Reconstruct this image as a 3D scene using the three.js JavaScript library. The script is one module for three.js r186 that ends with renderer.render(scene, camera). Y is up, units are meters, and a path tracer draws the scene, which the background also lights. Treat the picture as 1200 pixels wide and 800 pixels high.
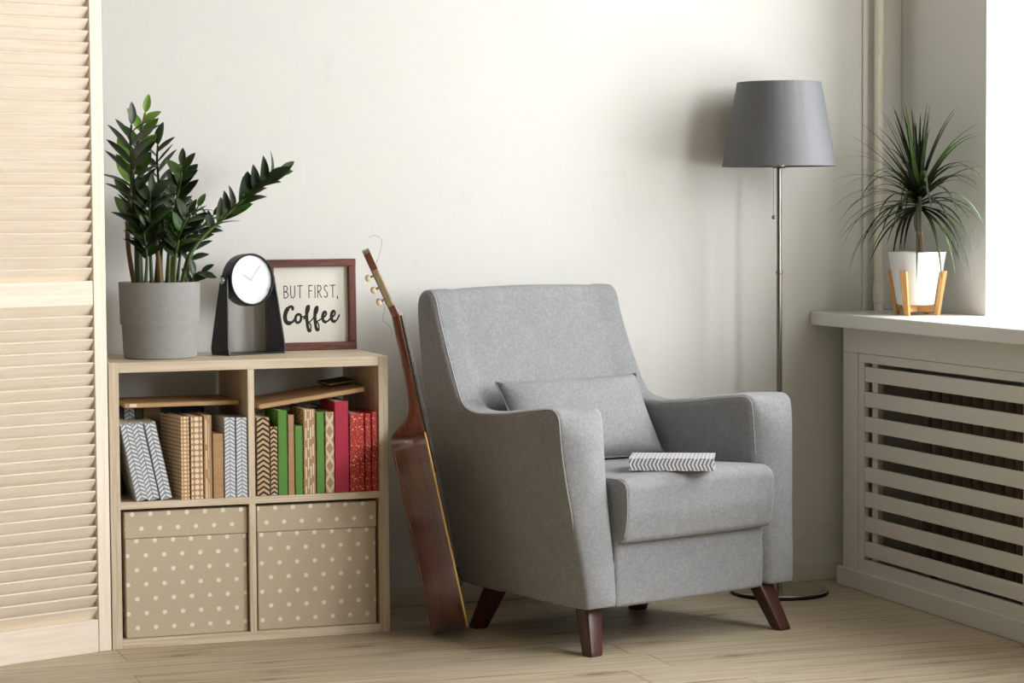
import * as THREE from 'three';
import { RoundedBoxGeometry } from 'three/addons/geometries/RoundedBoxGeometry.js';
import { mergeGeometries, mergeVertices, toCreasedNormals } from 'three/addons/utils/BufferGeometryUtils.js';
import { RectAreaLightUniformsLib } from 'three/addons/lights/RectAreaLightUniformsLib.js';

// ---------------------------------------------------------------- camera, light, exposure
const scene = new THREE.Scene();
const renderer = new THREE.WebGLRenderer({ antialias: true });
renderer.toneMapping = THREE.LinearToneMapping;
renderer.toneMappingExposure = 1.17;
renderer.shadowMap.enabled = true;
const F = 2804, CAM = new THREE.Vector3(-1.0228, 1.1702, 6.7812);
const UPV = new THREE.Vector3(0.02423, 0.99847, -0.04976), FWD = new THREE.Vector3(0.32054, -0.0549, -0.94564);
const camera = new THREE.PerspectiveCamera(16.237, 1.5, 0.05, 60);
camera.position.copy(CAM);
camera.up.copy(UPV);
camera.lookAt(CAM.clone().add(FWD));
scene.add(camera);

scene.background = new THREE.Color(1, 1, 1);          // overcast sky outside the windows
scene.backgroundIntensity = 3;
RectAreaLightUniformsLib.init();
const WALLX = 2.576, WALL_T = 0.44, GLASSX = 2.88, CEIL = 3.5, BACKZ = 9.0, LEFTX = -4.6;
const WIN = [[0.532, 1.25], [1.9, 3.8], [4.5, 6.4]], WIN_Y = [0.847, 2.55];
for (const [z0, z1] of WIN) {                          // daylight entering at each window pane
  const l = new THREE.RectAreaLight(new THREE.Color(0.935, 0.96, 1), 11, z1 - z0 - 0.14, WIN_Y[1] - WIN_Y[0] - 0.14);
  l.name = 'window_daylight';
  l.position.set(GLASSX - 0.05, (WIN_Y[0] + WIN_Y[1]) / 2, (z0 + z1) / 2);
  l.lookAt(0, (WIN_Y[0] + WIN_Y[1]) / 2, (z0 + z1) / 2);
  scene.add(l);
}

// ---------------------------------------------------------------- helpers
const RIGHTV = new THREE.Vector3().crossVectors(FWD, UPV).normalize();
// a pixel of the photograph (1200 x 800) taken to the plane axis = value
function px(x, y, axis, value) {
  const d = FWD.clone().addScaledVector(RIGHTV, (x - 600) / F).addScaledVector(UPV, -(y - 400) / F);
  return CAM.clone().addScaledVector(d, (value - CAM[axis]) / d[axis]);
}
function rng(seed) { let a = seed >>> 0; return () => { a = (a + 0x6D2B79F5) | 0; let t = Math.imul(a ^ (a >>> 15), 1 | a); t = (t + Math.imul(t ^ (t >>> 7), 61 | t)) ^ t; return ((t ^ (t >>> 14)) >>> 0) / 4294967296; }; }
const V = (x, y, z) => new THREE.Vector3(x, y, z);
const clamp = (x, a = 0, b = 1) => Math.min(b, Math.max(a, x));
const mix = (a, b, t) => a + (b - a) * t;
const smooth = (a, b, x) => { const t = clamp((x - a) / (b - a)); return t * t * (3 - 2 * t); };
function hash(x, y, s) { let h = (x * 374761393 + y * 668265263 + s * 974634777) | 0; h = Math.imul(h ^ (h >>> 13), 1274126177); return ((h ^ (h >>> 16)) >>> 0) / 4294967296; }
function vnoise(x, y, pxd, pyd, s) {                   // value noise that repeats every pxd, pyd cells
  const xi = Math.floor(x), yi = Math.floor(y), fx = x - xi, fy = y - yi, m = (a, b) => ((a % b) + b) % b;
  const u = fx * fx * (3 - 2 * fx), v = fy * fy * (3 - 2 * fy), x0 = m(xi, pxd), x1 = m(xi + 1, pxd), y0 = m(yi, pyd), y1 = m(yi + 1, pyd);
  return mix(mix(hash(x0, y0, s), hash(x1, y0, s), u), mix(hash(x0, y1, s), hash(x1, y1, s), u), v);
}
function fbm(u, v, fx, fy, s, oct = 4) { let a = 0, w = 0.5, t = 0; for (let i = 0; i < oct; i++) { a += w * vnoise(u * fx, v * fy, fx, fy, s + i * 17); t += w; w *= 0.55; fx *= 2; fy *= 2; } return a / t; }
function pixelTex(w, h, fn, lx, ly, color = true) {    // fn(u, v) -> [r, g, b] 0..255; lx, ly: metres covered
  const d = new Uint8Array(w * h * 4);
  for (let y = 0; y < h; y++) for (let x = 0; x < w; x++) { const c = fn((x + 0.5) / w, (y + 0.5) / h), k = (y * w + x) * 4; d[k] = clamp(c[0], 0, 255); d[k + 1] = clamp(c[1], 0, 255); d[k + 2] = clamp(c[2], 0, 255); d[k + 3] = 255; }
  const t = new THREE.DataTexture(d, w, h); t.wrapS = t.wrapT = THREE.RepeatWrapping; t.magFilter = THREE.LinearFilter; t.minFilter = THREE.LinearMipmapLinearFilter; t.generateMipmaps = true;
  if (color) t.colorSpace = THREE.SRGBColorSpace;
  t.repeat.set(1 / lx, 1 / ly); t.needsUpdate = true; return t;
}
const lerp3 = (a, b, t) => [mix(a[0], b[0], t), mix(a[1], b[1], t), mix(a[2], b[2], t)];
function woodTex(base, dark, o = {}) {
  const { w = 1024, h = 512, lx = 1.2, ly = 0.3, seed = 1, rings = 9, ringAmt = 0.35, streak = 0.5, fine = 0.4, knots = 0, cool = null } = o;
  const R = rng(seed * 991), kn = Array.from({ length: knots }, () => [R(), R(), 0.006 + 0.012 * R()]);
  return pixelTex(w, h, (u, v) => {
    const warp = fbm(u, v, 3, 5, seed, 3), big = fbm(u, v, 2, 7, seed + 5, 3);
    let ring = 0.5 + 0.5 * Math.sin((v * rings + warp * 3.2) * Math.PI * 2);
    ring = Math.pow(ring, 2);
    const st = fbm(u, v, 4, 60, seed + 9, 4), fi = fbm(u, v, 12, 190, seed + 21, 2);
    let t = ringAmt * ring + streak * smooth(0.4, 0.75, st) + fine * (fi - 0.5);
    for (const [a, b, r] of kn) { let du = Math.abs(u - a); du = Math.min(du, 1 - du); let dv = Math.abs(v - b); dv = Math.min(dv, 1 - dv); const q = Math.hypot(du * lx * 0.45, dv * ly) / r; t += 0.6 * Math.exp(-q * q) + 0.25 * Math.exp(-q * q * 0.15) * (0.5 + 0.5 * Math.sin(q * 6)); }
    let c = lerp3(base, dark, clamp(t, 0, 1.2));
    if (cool) c = lerp3(c, cool, 0.55 * smooth(0.35, 0.75, big));
    return c;
  }, lx, ly);
}
function canvasTex(w, h, draw) { const c = document.createElement('canvas'); c.width = w; c.height = h; draw(c.getContext('2d'), w, h); const t = new THREE.CanvasTexture(c); t.colorSpace = THREE.SRGBColorSpace; t.anisotropy = 8; return t; }
const std = (o) => new THREE.MeshStandardMaterial(o);
const phys = (o) => new THREE.MeshPhysicalMaterial(o);
// box-projected uv in metres; grain: the axis along which u runs
function uvBox(g, grain = 'x', ou = 0, ov = 0) {
  if (g.index) g = g.toNonIndexed();
  const p = g.attributes.position, uv = new Float32Array(p.count * 2), a = V(), b = V(), c = V(), n = V(), o = { x: 0, y: 1, z: 2 }[grain];
  const pick = [[0, 0, 0], [0, 0, 0], [0, 0, 0]];
  for (let i = 0; i < p.count; i += 3) {
    a.fromBufferAttribute(p, i); b.fromBufferAttribute(p, i + 1); c.fromBufferAttribute(p, i + 2);
    n.subVectors(b, a).cross(c.clone().sub(a)); const m = [Math.abs(n.x), Math.abs(n.y), Math.abs(n.z)], ax = m.indexOf(Math.max(...m));
    let iu, iv; const rest = [0, 1, 2].filter((k) => k !== ax);
    if (rest.includes(o)) { iu = o; iv = rest.find((k) => k !== o); } else { iu = rest[0]; iv = rest[1]; }
    [a, b, c].forEach((q, k) => { const e = q.toArray(); uv[(i + k) * 2] = e[iu] + ou; uv[(i + k) * 2 + 1] = e[iv] + ov + ax * 0.137; });
  }
  g.setAttribute('uv', new THREE.BufferAttribute(uv, 2)); return g;
}
function box(w, h, d, x = 0, y = 0, z = 0, r = 0.002, grain = 'x', ou = 0, ov = 0) {
  const rr = Math.min(r, w / 2.01, h / 2.01, d / 2.01);
  let g = rr > 0 ? new RoundedBoxGeometry(w, h, d, rr > 0.006 ? 3 : 1, rr) : new THREE.BoxGeometry(w, h, d);
  g = uvBox(g, grain, ou, ov); g.clearGroups(); return g.translate(x, y, z);
}
// box between two corners
const span = (x0, x1, y0, y1, z0, z1, r = 0.002, grain = 'x', ou = 0, ov = 0) => box(x1 - x0, y1 - y0, z1 - z0, (x0 + x1) / 2, (y0 + y1) / 2, (z0 + z1) / 2, r, grain, ou, ov);
const plain = (g) => { g = g.index ? g.toNonIndexed() : g; for (const k of Object.keys(g.attributes)) if (!['position', 'normal', 'uv'].includes(k)) g.deleteAttribute(k); if (!g.attributes.uv) g.setAttribute('uv', new THREE.BufferAttribute(new Float32Array(g.attributes.position.count * 2), 2)); g.clearGroups(); return g; };
const merge = (list) => mergeGeometries(list.map(plain));
function tube(points, r, seg = 32, rad = 8, closed = false) { return new THREE.TubeGeometry(new THREE.CatmullRomCurve3(points, closed), seg, r, rad, closed); }
function taperTube(points, radii, seg = 24, rad = 8) {  // tube whose radius follows radii along its length
  const c = new THREE.CatmullRomCurve3(points), g = new THREE.TubeGeometry(c, seg, 1, rad, false), p = g.attributes.position, q = V(), o = V();
  for (let i = 0; i <= seg; i++) { c.getPointAt(i / seg, o); const f = (i / seg) * (radii.length - 1), k = Math.min(radii.length - 2, Math.floor(f)), r = mix(radii[k], radii[k + 1], f - k); for (let j = 0; j <= rad; j++) { const n = i * (rad + 1) + j; q.fromBufferAttribute(p, n).sub(o).multiplyScalar(r).add(o); p.setXYZ(n, q.x, q.y, q.z); } }
  g.computeVertexNormals(); return g;
}
const lathe = (pts, seg = 64) => new THREE.LatheGeometry(pts.map(([r, y]) => new THREE.Vector2(r, y)), seg);
const taken = {};
function numbered(name) { const n = taken[name] = (taken[name] ?? -1) + 1; return n ? `${name}_${String(n).padStart(3, '0')}` : name; }
function mesh(name, g, m, parent = scene) { const o = new THREE.Mesh(g, m); o.name = name; parent.add(o); return o; }
function tag(o, label, category, group) { o.userData.label = label; o.userData.category = category; if (group) o.userData.group = group; return o; }
function thing(name, label, category, pos = [0, 0, 0], turn = 0, group) { const o = new THREE.Group(); o.name = numbered(name); o.position.set(...pos); o.rotation.y = turn; scene.add(o); return tag(o, label, category, group); }
function struct(name, g, m, label, category, parent = scene) { const o = mesh(name, g, m, parent); if (parent === scene) { o.userData.kind = 'structure'; tag(o, label, category); } return o; }

// signed-distance meshing (naive surface nets), normals from the field
function surfaceNets(sdf, lo, hi, h) {
  const n = [0, 1, 2].map((k) => Math.ceil((hi[k] - lo[k]) / h) + 1), [nx, ny, nz] = n, val = new Float32Array(nx * ny * nz), id = (i, j, k) => (k * ny + j) * nx + i;
  for (let k = 0; k < nz; k++) for (let j = 0; j < ny; j++) for (let i = 0; i < nx; i++) val[id(i, j, k)] = sdf(lo[0] + i * h, lo[1] + j * h, lo[2] + k * h);
  const cell = new Int32Array(nx * ny * nz).fill(-1), pos = [], nor = [];
  const E = [[0, 1], [2, 3], [4, 5], [6, 7], [0, 2], [1, 3], [4, 6], [5, 7], [0, 4], [1, 5], [2, 6], [3, 7]], e = h * 0.35;
  const grad = (x, y, z) => { const g = [sdf(x + e, y, z) - sdf(x - e, y, z), sdf(x, y + e, z) - sdf(x, y - e, z), sdf(x, y, z + e) - sdf(x, y, z - e)], l = Math.hypot(...g) || 1; return g.map((q) => q / l); };
  for (let k = 0; k < nz - 1; k++) for (let j = 0; j < ny - 1; j++) for (let i = 0; i < nx - 1; i++) {
    const c = []; let m = 0;
    for (let q = 0; q < 8; q++) { const v = val[id(i + (q & 1), j + ((q >> 1) & 1), k + (q >> 2))]; c.push(v); if (v < 0) m++; }
    if (m === 0 || m === 8) continue;
    let x = 0, y = 0, z = 0, s = 0;
    for (const [a, b] of E) if ((c[a] < 0) !== (c[b] < 0)) { const t = c[a] / (c[a] - c[b]); x += mix(a & 1, b & 1, t); y += mix((a >> 1) & 1, (b >> 1) & 1, t); z += mix(a >> 2, b >> 2, t); s++; }
    x = lo[0] + (i + x / s) * h; y = lo[1] + (j + y / s) * h; z = lo[2] + (k + z / s) * h;
    const g = grad(x, y, z), d = clamp(sdf(x, y, z), -h * 0.5, h * 0.5); x -= g[0] * d; y -= g[1] * d; z -= g[2] * d;
    cell[id(i, j, k)] = pos.length / 3; pos.push(x, y, z); nor.push(...grad(x, y, z));
  }
  const idx = [], quad = (a, b, c, d, flip) => { if (a < 0 || b < 0 || c < 0 || d < 0) return; if (flip) idx.push(a, b, c, a, c, d); else idx.push(a, c, b, a, d, c); };
  for (let k = 1; k < nz - 1; k++) for (let j = 1; j < ny - 1; j++) for (let i = 1; i < nx - 1; i++) {
    const v = val[id(i, j, k)] < 0;
    if (v !== (val[id(i + 1, j, k)] < 0)) quad(cell[id(i, j - 1, k - 1)], cell[id(i, j, k - 1)], cell[id(i, j, k)], cell[id(i, j - 1, k)], v);
    if (v !== (val[id(i, j + 1, k)] < 0)) quad(cell[id(i - 1, j, k - 1)], cell[id(i - 1, j, k)], cell[id(i, j, k)], cell[id(i, j, k - 1)], v);
    if (v !== (val[id(i, j, k + 1)] < 0)) quad(cell[id(i - 1, j - 1, k)], cell[id(i, j - 1, k)], cell[id(i, j, k)], cell[id(i - 1, j, k)], v);
  }
  return { pos, nor, idx };
}
function netGeometry({ pos, nor, idx }, keep = null) {
  const P = [], N = [];
  for (let t = 0; t < idx.length; t += 3) {
    const q = [idx[t], idx[t + 1], idx[t + 2]], c = [0, 1, 2].map((k) => (pos[q[0] * 3 + k] + pos[q[1] * 3 + k] + pos[q[2] * 3 + k]) / 3);
    if (keep && !keep(...c)) continue;
    for (const i of q) { P.push(pos[i * 3], pos[i * 3 + 1], pos[i * 3 + 2]); N.push(nor[i * 3], nor[i * 3 + 1], nor[i * 3 + 2]); }
  }
  const g = new THREE.BufferGeometry(); g.setAttribute('position', new THREE.Float32BufferAttribute(P, 3)); g.setAttribute('normal', new THREE.Float32BufferAttribute(N, 3));
  return uvBox(g, 'x');
}

// ---------------------------------------------------------------- materials
const plasterBump = pixelTex(512, 512, (u, v) => { const a = 255 * (0.6 * fbm(u, v, 6, 6, 3, 5) + 0.4 * fbm(u, v, 40, 40, 8, 2)); return [a, a, a]; }, 1.1, 1.1, false);
const plasterCol = pixelTex(512, 512, (u, v) => { const t = fbm(u, v, 4, 4, 31, 4), s = smooth(0.74, 0.8, fbm(u, v, 26, 26, 77, 3)); return lerp3(lerp3([229, 228, 223], [225, 224, 218], t), [215, 213, 206], 0.15 * s); }, 1.7, 1.7);
const M = {
  wall: std({ map: plasterCol, bumpMap: plasterBump, bumpScale: 0.0012, roughness: 0.9 }),
  wallBrown: std({ color: 0x493f33, bumpMap: plasterBump, bumpScale: 0.004, roughness: 0.9 }),
  ceiling: std({ color: 0x9a9184, roughness: 0.95 }),
  paint: std({ color: 0xdcd8cd, roughness: 0.55, bumpMap: plasterBump, bumpScale: 0.0015 }),
  sill: std({ color: 0xe2e0d9, roughness: 0.4, bumpMap: plasterBump, bumpScale: 0.0015 }),
  pipe: std({ color: 0xebe6d6, roughness: 0.5 }),
  iron: std({ color: 0x7d6a56, roughness: 0.8 }),
  glass: phys({ color: 0xffffff, transmission: 1, thickness: 0, roughness: 0.02, ior: 1.45 }),
  fabric: null, pine: null, oak: null,
};
const bumpFabric = pixelTex(512, 512, (u, v) => { const w = 0.5 + 0.25 * Math.sin(u * Math.PI * 2 * 150) + 0.25 * Math.sin(v * Math.PI * 2 * 150), a = 255 * (0.5 * w + 0.5 * fbm(u, v, 90, 90, 5, 3)); return [a, a, a]; }, 0.2, 0.2, false);
const colFabric = pixelTex(512, 512, (u, v) => { const t = 0.25 * fbm(u, v, 8, 8, 12, 3) + 0.75 * fbm(u, v, 64, 64, 15, 3); return lerp3([138, 139, 140], [153, 154, 155], smooth(0.25, 0.75, t)); }, 0.3, 0.3);
M.fabric = phys({ map: colFabric, bumpMap: bumpFabric, bumpScale: 0.0008, roughness: 0.95, sheen: 0.6, sheenRoughness: 0.6, sheenColor: new THREE.Color(0.5, 0.5, 0.5) });
M.piping = std({ color: 0xb4b5b4, roughness: 0.9 });
const pineTexs = [1, 2, 3].map((s) => woodTex([238, 226, 208], [220, 198, 172], { seed: s * 13, rings: 4, ringAmt: 0.16, streak: 0.3, fine: 0.25, lx: 0.9, ly: 0.25, w: 512, h: 256 }));
M.pines = pineTexs.map((t) => std({ map: t, roughness: 0.6 }));
const oakTex = woodTex([224, 207, 181], [190, 167, 137], { seed: 7, rings: 7, ringAmt: 0.25, streak: 0.5, fine: 0.45, lx: 0.9, ly: 0.25 });
M.oak = std({ map: oakTex, roughness: 0.5 });
const floorTexs = [1, 2, 3, 4].map((s) => woodTex([200, 185, 157], [132, 113, 88], { seed: 40 + s * 7, rings: 3, ringAmt: 0.18, streak: 0.7, fine: 0.45, knots: s === 2 || s === 4 ? 3 : 1, lx: 1.3, ly: 0.2, w: 1024, h: 256, cool: [192, 181, 160] }));
M.floors = floorTexs.map((t) => std({ map: t, roughness: 0.48 }));
M.subfloor = std({ color: 0x77694f, roughness: 0.8 });
const darkWood = woodTex([118, 58, 33], [66, 29, 15], { seed: 61, rings: 6, ringAmt: 0.4, streak: 0.6, fine: 0.4, lx: 0.5, ly: 0.12, w: 512, h: 256 });
M.frameWood = std({ map: darkWood, roughness: 0.5 });
const legWood = woodTex([84, 44, 32], [50, 24, 17], { seed: 71, rings: 6, ringAmt: 0.3, streak: 0.6, fine: 0.4, lx: 0.4, ly: 0.1, w: 512, h: 256 });
M.legWood = phys({ map: legWood, roughness: 0.38, clearcoat: 0.3, clearcoatRoughness: 0.3 });
const guitarTex = woodTex([86, 48, 30], [56, 29, 17], { seed: 81, rings: 4, ringAmt: 0.25, streak: 0.5, fine: 0.3, lx: 0.6, ly: 0.16, w: 512, h: 256 });
M.guitar = phys({ map: guitarTex, roughness: 0.35, clearcoat: 0.7, clearcoatRoughness: 0.18 });
M.neckWood = phys({ map: darkWood, roughness: 0.35, clearcoat: 0.5, clearcoatRoughness: 0.2 });
M.spruce = phys({ color: 0xc98d3e, roughness: 0.35, clearcoat: 0.6, clearcoatRoughness: 0.2 });
M.binding = std({ color: 0xe0b060, roughness: 0.4 });
M.ebony = std({ color: 0x24170f, roughness: 0.4 });
M.brass = std({ color: 0xb7a684, roughness: 0.4, metalness: 0.9 });
M.steel = std({ color: 0x87827a, roughness: 0.28, metalness: 1 });
M.steelLight = std({ color: 0xbfb6a2, roughness: 0.25, metalness: 1 });
M.cream = std({ color: 0xe6cfa2, roughness: 0.35 });
M.blackMetal = std({ color: 0x17171a, roughness: 0.42 });
M.blackRubber = std({ color: 0x0d0d0d, roughness: 0.7 });
M.potGrey = std({ map: pixelTex(256, 256, (u, v) => lerp3([160, 159, 156], [148, 147, 144], fbm(u, v, 12, 20, 4, 4)), 0.3, 0.3), roughness: 0.75 });
M.potWhite = std({ color: 0xe8e8e4, roughness: 0.3 });
M.soil = std({ map: pixelTex(128, 128, (u, v) => lerp3([36, 27, 20], [66, 52, 40], fbm(u, v, 16, 16, 9, 3)), 0.08, 0.08), roughness: 1 });
const bambooTex = woodTex([224, 172, 110], [196, 138, 78], { seed: 91, rings: 3, ringAmt: 0.3, streak: 0.5, fine: 0.3, lx: 0.4, ly: 0.06, w: 256, h: 128 });
M.bamboo = std({ map: bambooTex, roughness: 0.5 });
const kraft = (u, v, s) => lerp3([190, 152, 110], [172, 134, 92], fbm(u, v, 10, 30, s, 3));
M.kraft = std({ map: pixelTex(256, 256, (u, v) => kraft(u, v, 2), 0.2, 0.2), roughness: 0.8 });
M.paper = std({ color: 0xe9e2d0, roughness: 0.9 });
M.kraftPaper = std({ color: 0xc8a677, roughness: 0.9 });
M.shade = std({ map: pixelTex(256, 256, (u, v) => lerp3([96, 97, 99], [107, 108, 110], 0.5 * fbm(u, v, 8, 120, 6, 2) + 0.5 * fbm(u, v, 120, 8, 16, 2)), 0.25, 0.25), roughness: 0.62 });
M.shadeLining = std({ color: 0xd8d6cf, roughness: 0.8 });

// ---------------------------------------------------------------- room shell
{
  const fl = struct('floor', span(LEFTX, WALLX + WALL_T, -0.2, -0.012, -0.25, BACKZ, 0), M.subfloor, 'pale grey-beige oak laminate floor of long planks', 'floor');
  const R = rng(5), pw = 0.192, gapw = 0.0012;
  const rows = 14;
  for (let r = 0; r < rows; r++) {
    let x = LEFTX + 0.02 + R() * 0.9 - 1.2; const z0 = 0.006 + r * pw;
    while (x < WALLX) {
      const x0 = Math.max(x, LEFTX), x1 = Math.min(x + 1.285, WALLX); x += 1.285;
      if (x1 - x0 < 0.03) continue;
      mesh('plank', span(x0 + gapw / 2, x1 - gapw / 2, -0.012, 0, z0 + gapw / 2, z0 + pw - gapw / 2, 0.0008, 'x', R() * 3, R() * 3), M.floors[Math.floor(R() * 4)], fl);
    }
  }
  mesh('plank_field', span(LEFTX, WALLX, -0.012, 0, 0.006 + rows * pw, BACKZ, 0, 'x'), M.floors[0], fl).userData.kind = 'stuff';
}
struct('wall_back', span(LEFTX - 0.25, WALLX + WALL_T, -0.2, CEIL + 0.2, -0.25, 0, 0), M.wall, 'white plastered wall behind the armchair', 'wall');
struct('wall_left', span(LEFTX - 0.25, LEFTX, -0.2, CEIL + 0.2, 0, BACKZ, 0), M.wallBrown, 'brown painted wall on the side away from the windows', 'wall');
struct('wall_front', span(LEFTX - 0.25, WALLX + WALL_T, -0.2, CEIL + 0.2, BACKZ, BACKZ + 0.25, 0), M.wall, 'white plastered wall facing the armchair', 'wall');
struct('ceiling', span(LEFTX - 0.25, WALLX + WALL_T, CEIL, CEIL + 0.2, -0.25, BACKZ + 0.25, 0), M.ceiling, 'brown wooden ceiling', 'ceiling');
{
  const g = [], x0 = WALLX, x1 = WALLX + WALL_T;
  g.push(span(x0, x1, -0.2, WIN_Y[0] - 0.042, 0, BACKZ, 0), span(x0, x1, WIN_Y[1], CEIL, 0, BACKZ, 0));
  let z = 0; for (const [a, b] of WIN) { g.push(span(x0, x1, WIN_Y[0] - 0.042, WIN_Y[1], z, a, 0)); z = b; }
  g.push(span(x0, x1, WIN_Y[0] - 0.042, WIN_Y[1], z, BACKZ, 0));
  struct('wall_right', merge(g), M.wall, 'white plastered wall with the windows beside the armchair', 'wall');
  WIN.forEach(([a, b], i) => {
    const w = new THREE.Group(); w.name = `window_${i + 1}`; scene.add(w); w.userData.kind = 'structure';
    tag(w, ['tall white-framed window beside the spiky plant', 'tall white-framed window in the middle of the window wall', 'tall white-framed window furthest from the spiky plant'][i], 'window');
    const f = [], t = 0.06, y0 = WIN_Y[0], y1 = WIN_Y[1], zm = (a + b) / 2;
    f.push(span(GLASSX - 0.03, GLASSX + 0.04, y0, y0 + t, a, b, 0.004), span(GLASSX - 0.03, GLASSX + 0.04, y1 - t, y1, a, b, 0.004));
    for (const z of [a + t / 2, zm, b - t / 2]) f.push(span(GLASSX - 0.03, GLASSX + 0.04, y0 + t, y1 - t, z - t / 2, z + t / 2, 0.004));
    mesh('window_frame', merge(f), M.paint, w);
    for (const [p, q] of [[a + t, zm - t / 2], [zm + t / 2, b - t]]) mesh('pane', span(GLASSX + 0.003, GLASSX + 0.007, y0 + t, y1 - t, p, q, 0), M.glass, w);
  });
}
// window sill: one long board over the radiator cover, running into the window recess
{
  const g = [span(2.2585, WALLX, 0.805, 0.847, 0.003, 1.8, 0.005, 'z')];
  g.push(span(WALLX, GLASSX + 0.02, 0.805, 0.847, WIN[0][0], WIN[0][1], 0.0, 'z'));
  struct('trim_1', merge(g), M.sill, 'deep white painted window sill above the radiator cover', 'window sill');
  struct('trim_2', merge([span(2.5, WALLX, 0.805, 0.847, 1.82, 3.9, 0.005, 'z'), span(WALLX, GLASSX + 0.02, 0.805, 0.847, WIN[1][0], WIN[1][1], 0, 'z')]), M.sill, 'white painted sill of the middle window', 'window sill');
  struct('trim_4', merge([span(2.5, WALLX, 0.805, 0.847, 4.4, 6.5, 0.005, 'z'), span(WALLX, GLASSX + 0.02, 0.805, 0.847, WIN[2][0], WIN[2][1], 0, 'z')]), M.sill, 'white painted sill of the furthest window', 'window sill');
}
struct('baseboard_back', span(0.79, WALLX, 0.001, 0.06, 0.0, 0.014, 0.002), M.paint, 'low white baseboard along the wall behind the armchair', 'baseboard');
struct('baseboard_left', span(LEFTX, -0.62, 0.001, 0.06, 0.0, 0.014, 0.002), M.paint, 'low white baseboard along the wall behind the louvered screen', 'baseboard');
struct('baseboard_right', span(2.3076, 2.321, 0.001, 0.0585, 0.091, 1.76, 0.002, 'z'), M.paint, 'white skirting board along the foot of the radiator cover', 'baseboard');
// shallow boxed-in strip of wall in the corner, heating pipe in front of it
struct('trim_3', span(2.44, WALLX, 0.847, CEIL, 0.0, 0.008, 0.004, 'y'), M.wall, 'shallow plastered strip in the room corner behind the heating pipe', 'wall strip');
{
  const p = thing('heating_pipe', 'cream painted vertical heating pipe rising from the sill in the corner', 'pipe', [2.476, 0.847, 0.045]);
  mesh('pipe', new THREE.CylinderGeometry(0.0142, 0.0142, CEIL - 0.847, 24).translate(0, (CEIL - 0.847) / 2, 0), M.pipe, p);
  mesh('coupling', lathe([[0.0142, 0.022], [0.0178, 0.024], [0.0182, 0.03], [0.0182, 0.084], [0.0172, 0.09], [0.0142, 0.092]], 8).translate(0, 0, 0), M.pipe, p);
  mesh('collar', lathe([[0.0142, 0.796], [0.0162, 0.798], [0.0162, 0.806], [0.0142, 0.808]], 24), M.pipe, p);
  mesh('bracket', merge([new THREE.CylinderGeometry(0.005, 0.005, 0.03, 8).rotateX(Math.PI / 2).translate(0, 0.80, -0.022)]), M.pipe, p);
}
// ---------------------------------------------------------------- radiator cover with slatted grille, radiator inside
{
  const X = 2.318, c = thing('radiator_cover', 'white painted wooden radiator cover with horizontal slats under the sill', 'radiator cover', [X, 0, 0.114]);
  const zi0 = 0.2497 - 0.114, zi1 = 1.1915 - 0.114, yT = 0.803, zEnd = 1.75 - 0.114;
  // outer casing
  mesh('top_rail', span(0, 0.022, 0.727, yT, 0, zEnd, 0.002, 'z'), M.paint, c);
  mesh('end_stile', span(0, 0.022, 0.0, 0.7265, 0, 0.098, 0.002, 'y'), M.paint, c);
  mesh('end_panel', span(0.022, WALLX - X - 0.001, 0.0, yT, 0, 0.018, 0.001, 'y'), M.paint, c);
  mesh('far_end_panel', span(0.022, WALLX - X - 0.001, 0.0, yT, zEnd - 0.018, zEnd, 0.001, 'y'), M.paint, c);
  mesh('middle_stile', span(0, 0.022, 0.0, 0.7265, zi1 + 0.034, zi1 + 0.13, 0.002, 'y'), M.paint, c);
  for (const [a, b] of [[zi0, zi1], [zi1 + 0.165, zEnd - 0.13]]) {
    const f = mesh('grille_frame', merge([span(0.003, 0.02, 0.699, 0.7262, a - 0.037, b + 0.033, 0.0015, 'z'), span(0.003, 0.02, 0.0, 0.0965, a - 0.037, b + 0.033, 0.0015, 'z'), span(0.003, 0.02, 0.097, 0.6985, a - 0.037, a, 0.0015, 'y'), span(0.003, 0.02, 0.097, 0.6985, b + 0.002, b + 0.033, 0.0015, 'y')]), M.paint, c);
    for (let i = 0; i < 8; i++) { const y1 = 0.687 - i * 0.0763; mesh('slat', span(0.004, 0.016, y1 - 0.0455, y1, a + 0.003, b, 0.0015, 'z'), M.paint, f); }
    for (const z of [a + 0.045, b - 0.02]) mesh('batten', span(0.0165, 0.036, 0.06, 0.73, z - 0.018, z + 0.018, 0.001, 'y'), M.paint, f);
  }
  mesh('far_stile', span(0, 0.022, 0.0, 0.7265, zEnd - 0.098, zEnd, 0.002, 'y'), M.paint, c);
  const r = thing('radiator', 'brown ribbed radiator half hidden behind the slats of its cover', 'radiator', [2.47, 0.1, 0.42]);
  for (let i = 0; i < 11; i++) mesh('rib', merge([span(-0.05, 0.05, 0, 0.55, i * 0.06, i * 0.06 + 0.045, 0.018)]), M.iron, r);
  mesh('feed_pipe', merge([new THREE.CylinderGeometry(0.012, 0.012, 0.7, 12).rotateX(Math.PI / 2).translate(0, 0.06, 0.3), new THREE.CylinderGeometry(0.012, 0.012, 0.1, 12).translate(0, -0.04, 0.0)]), M.iron, r);
}

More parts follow.
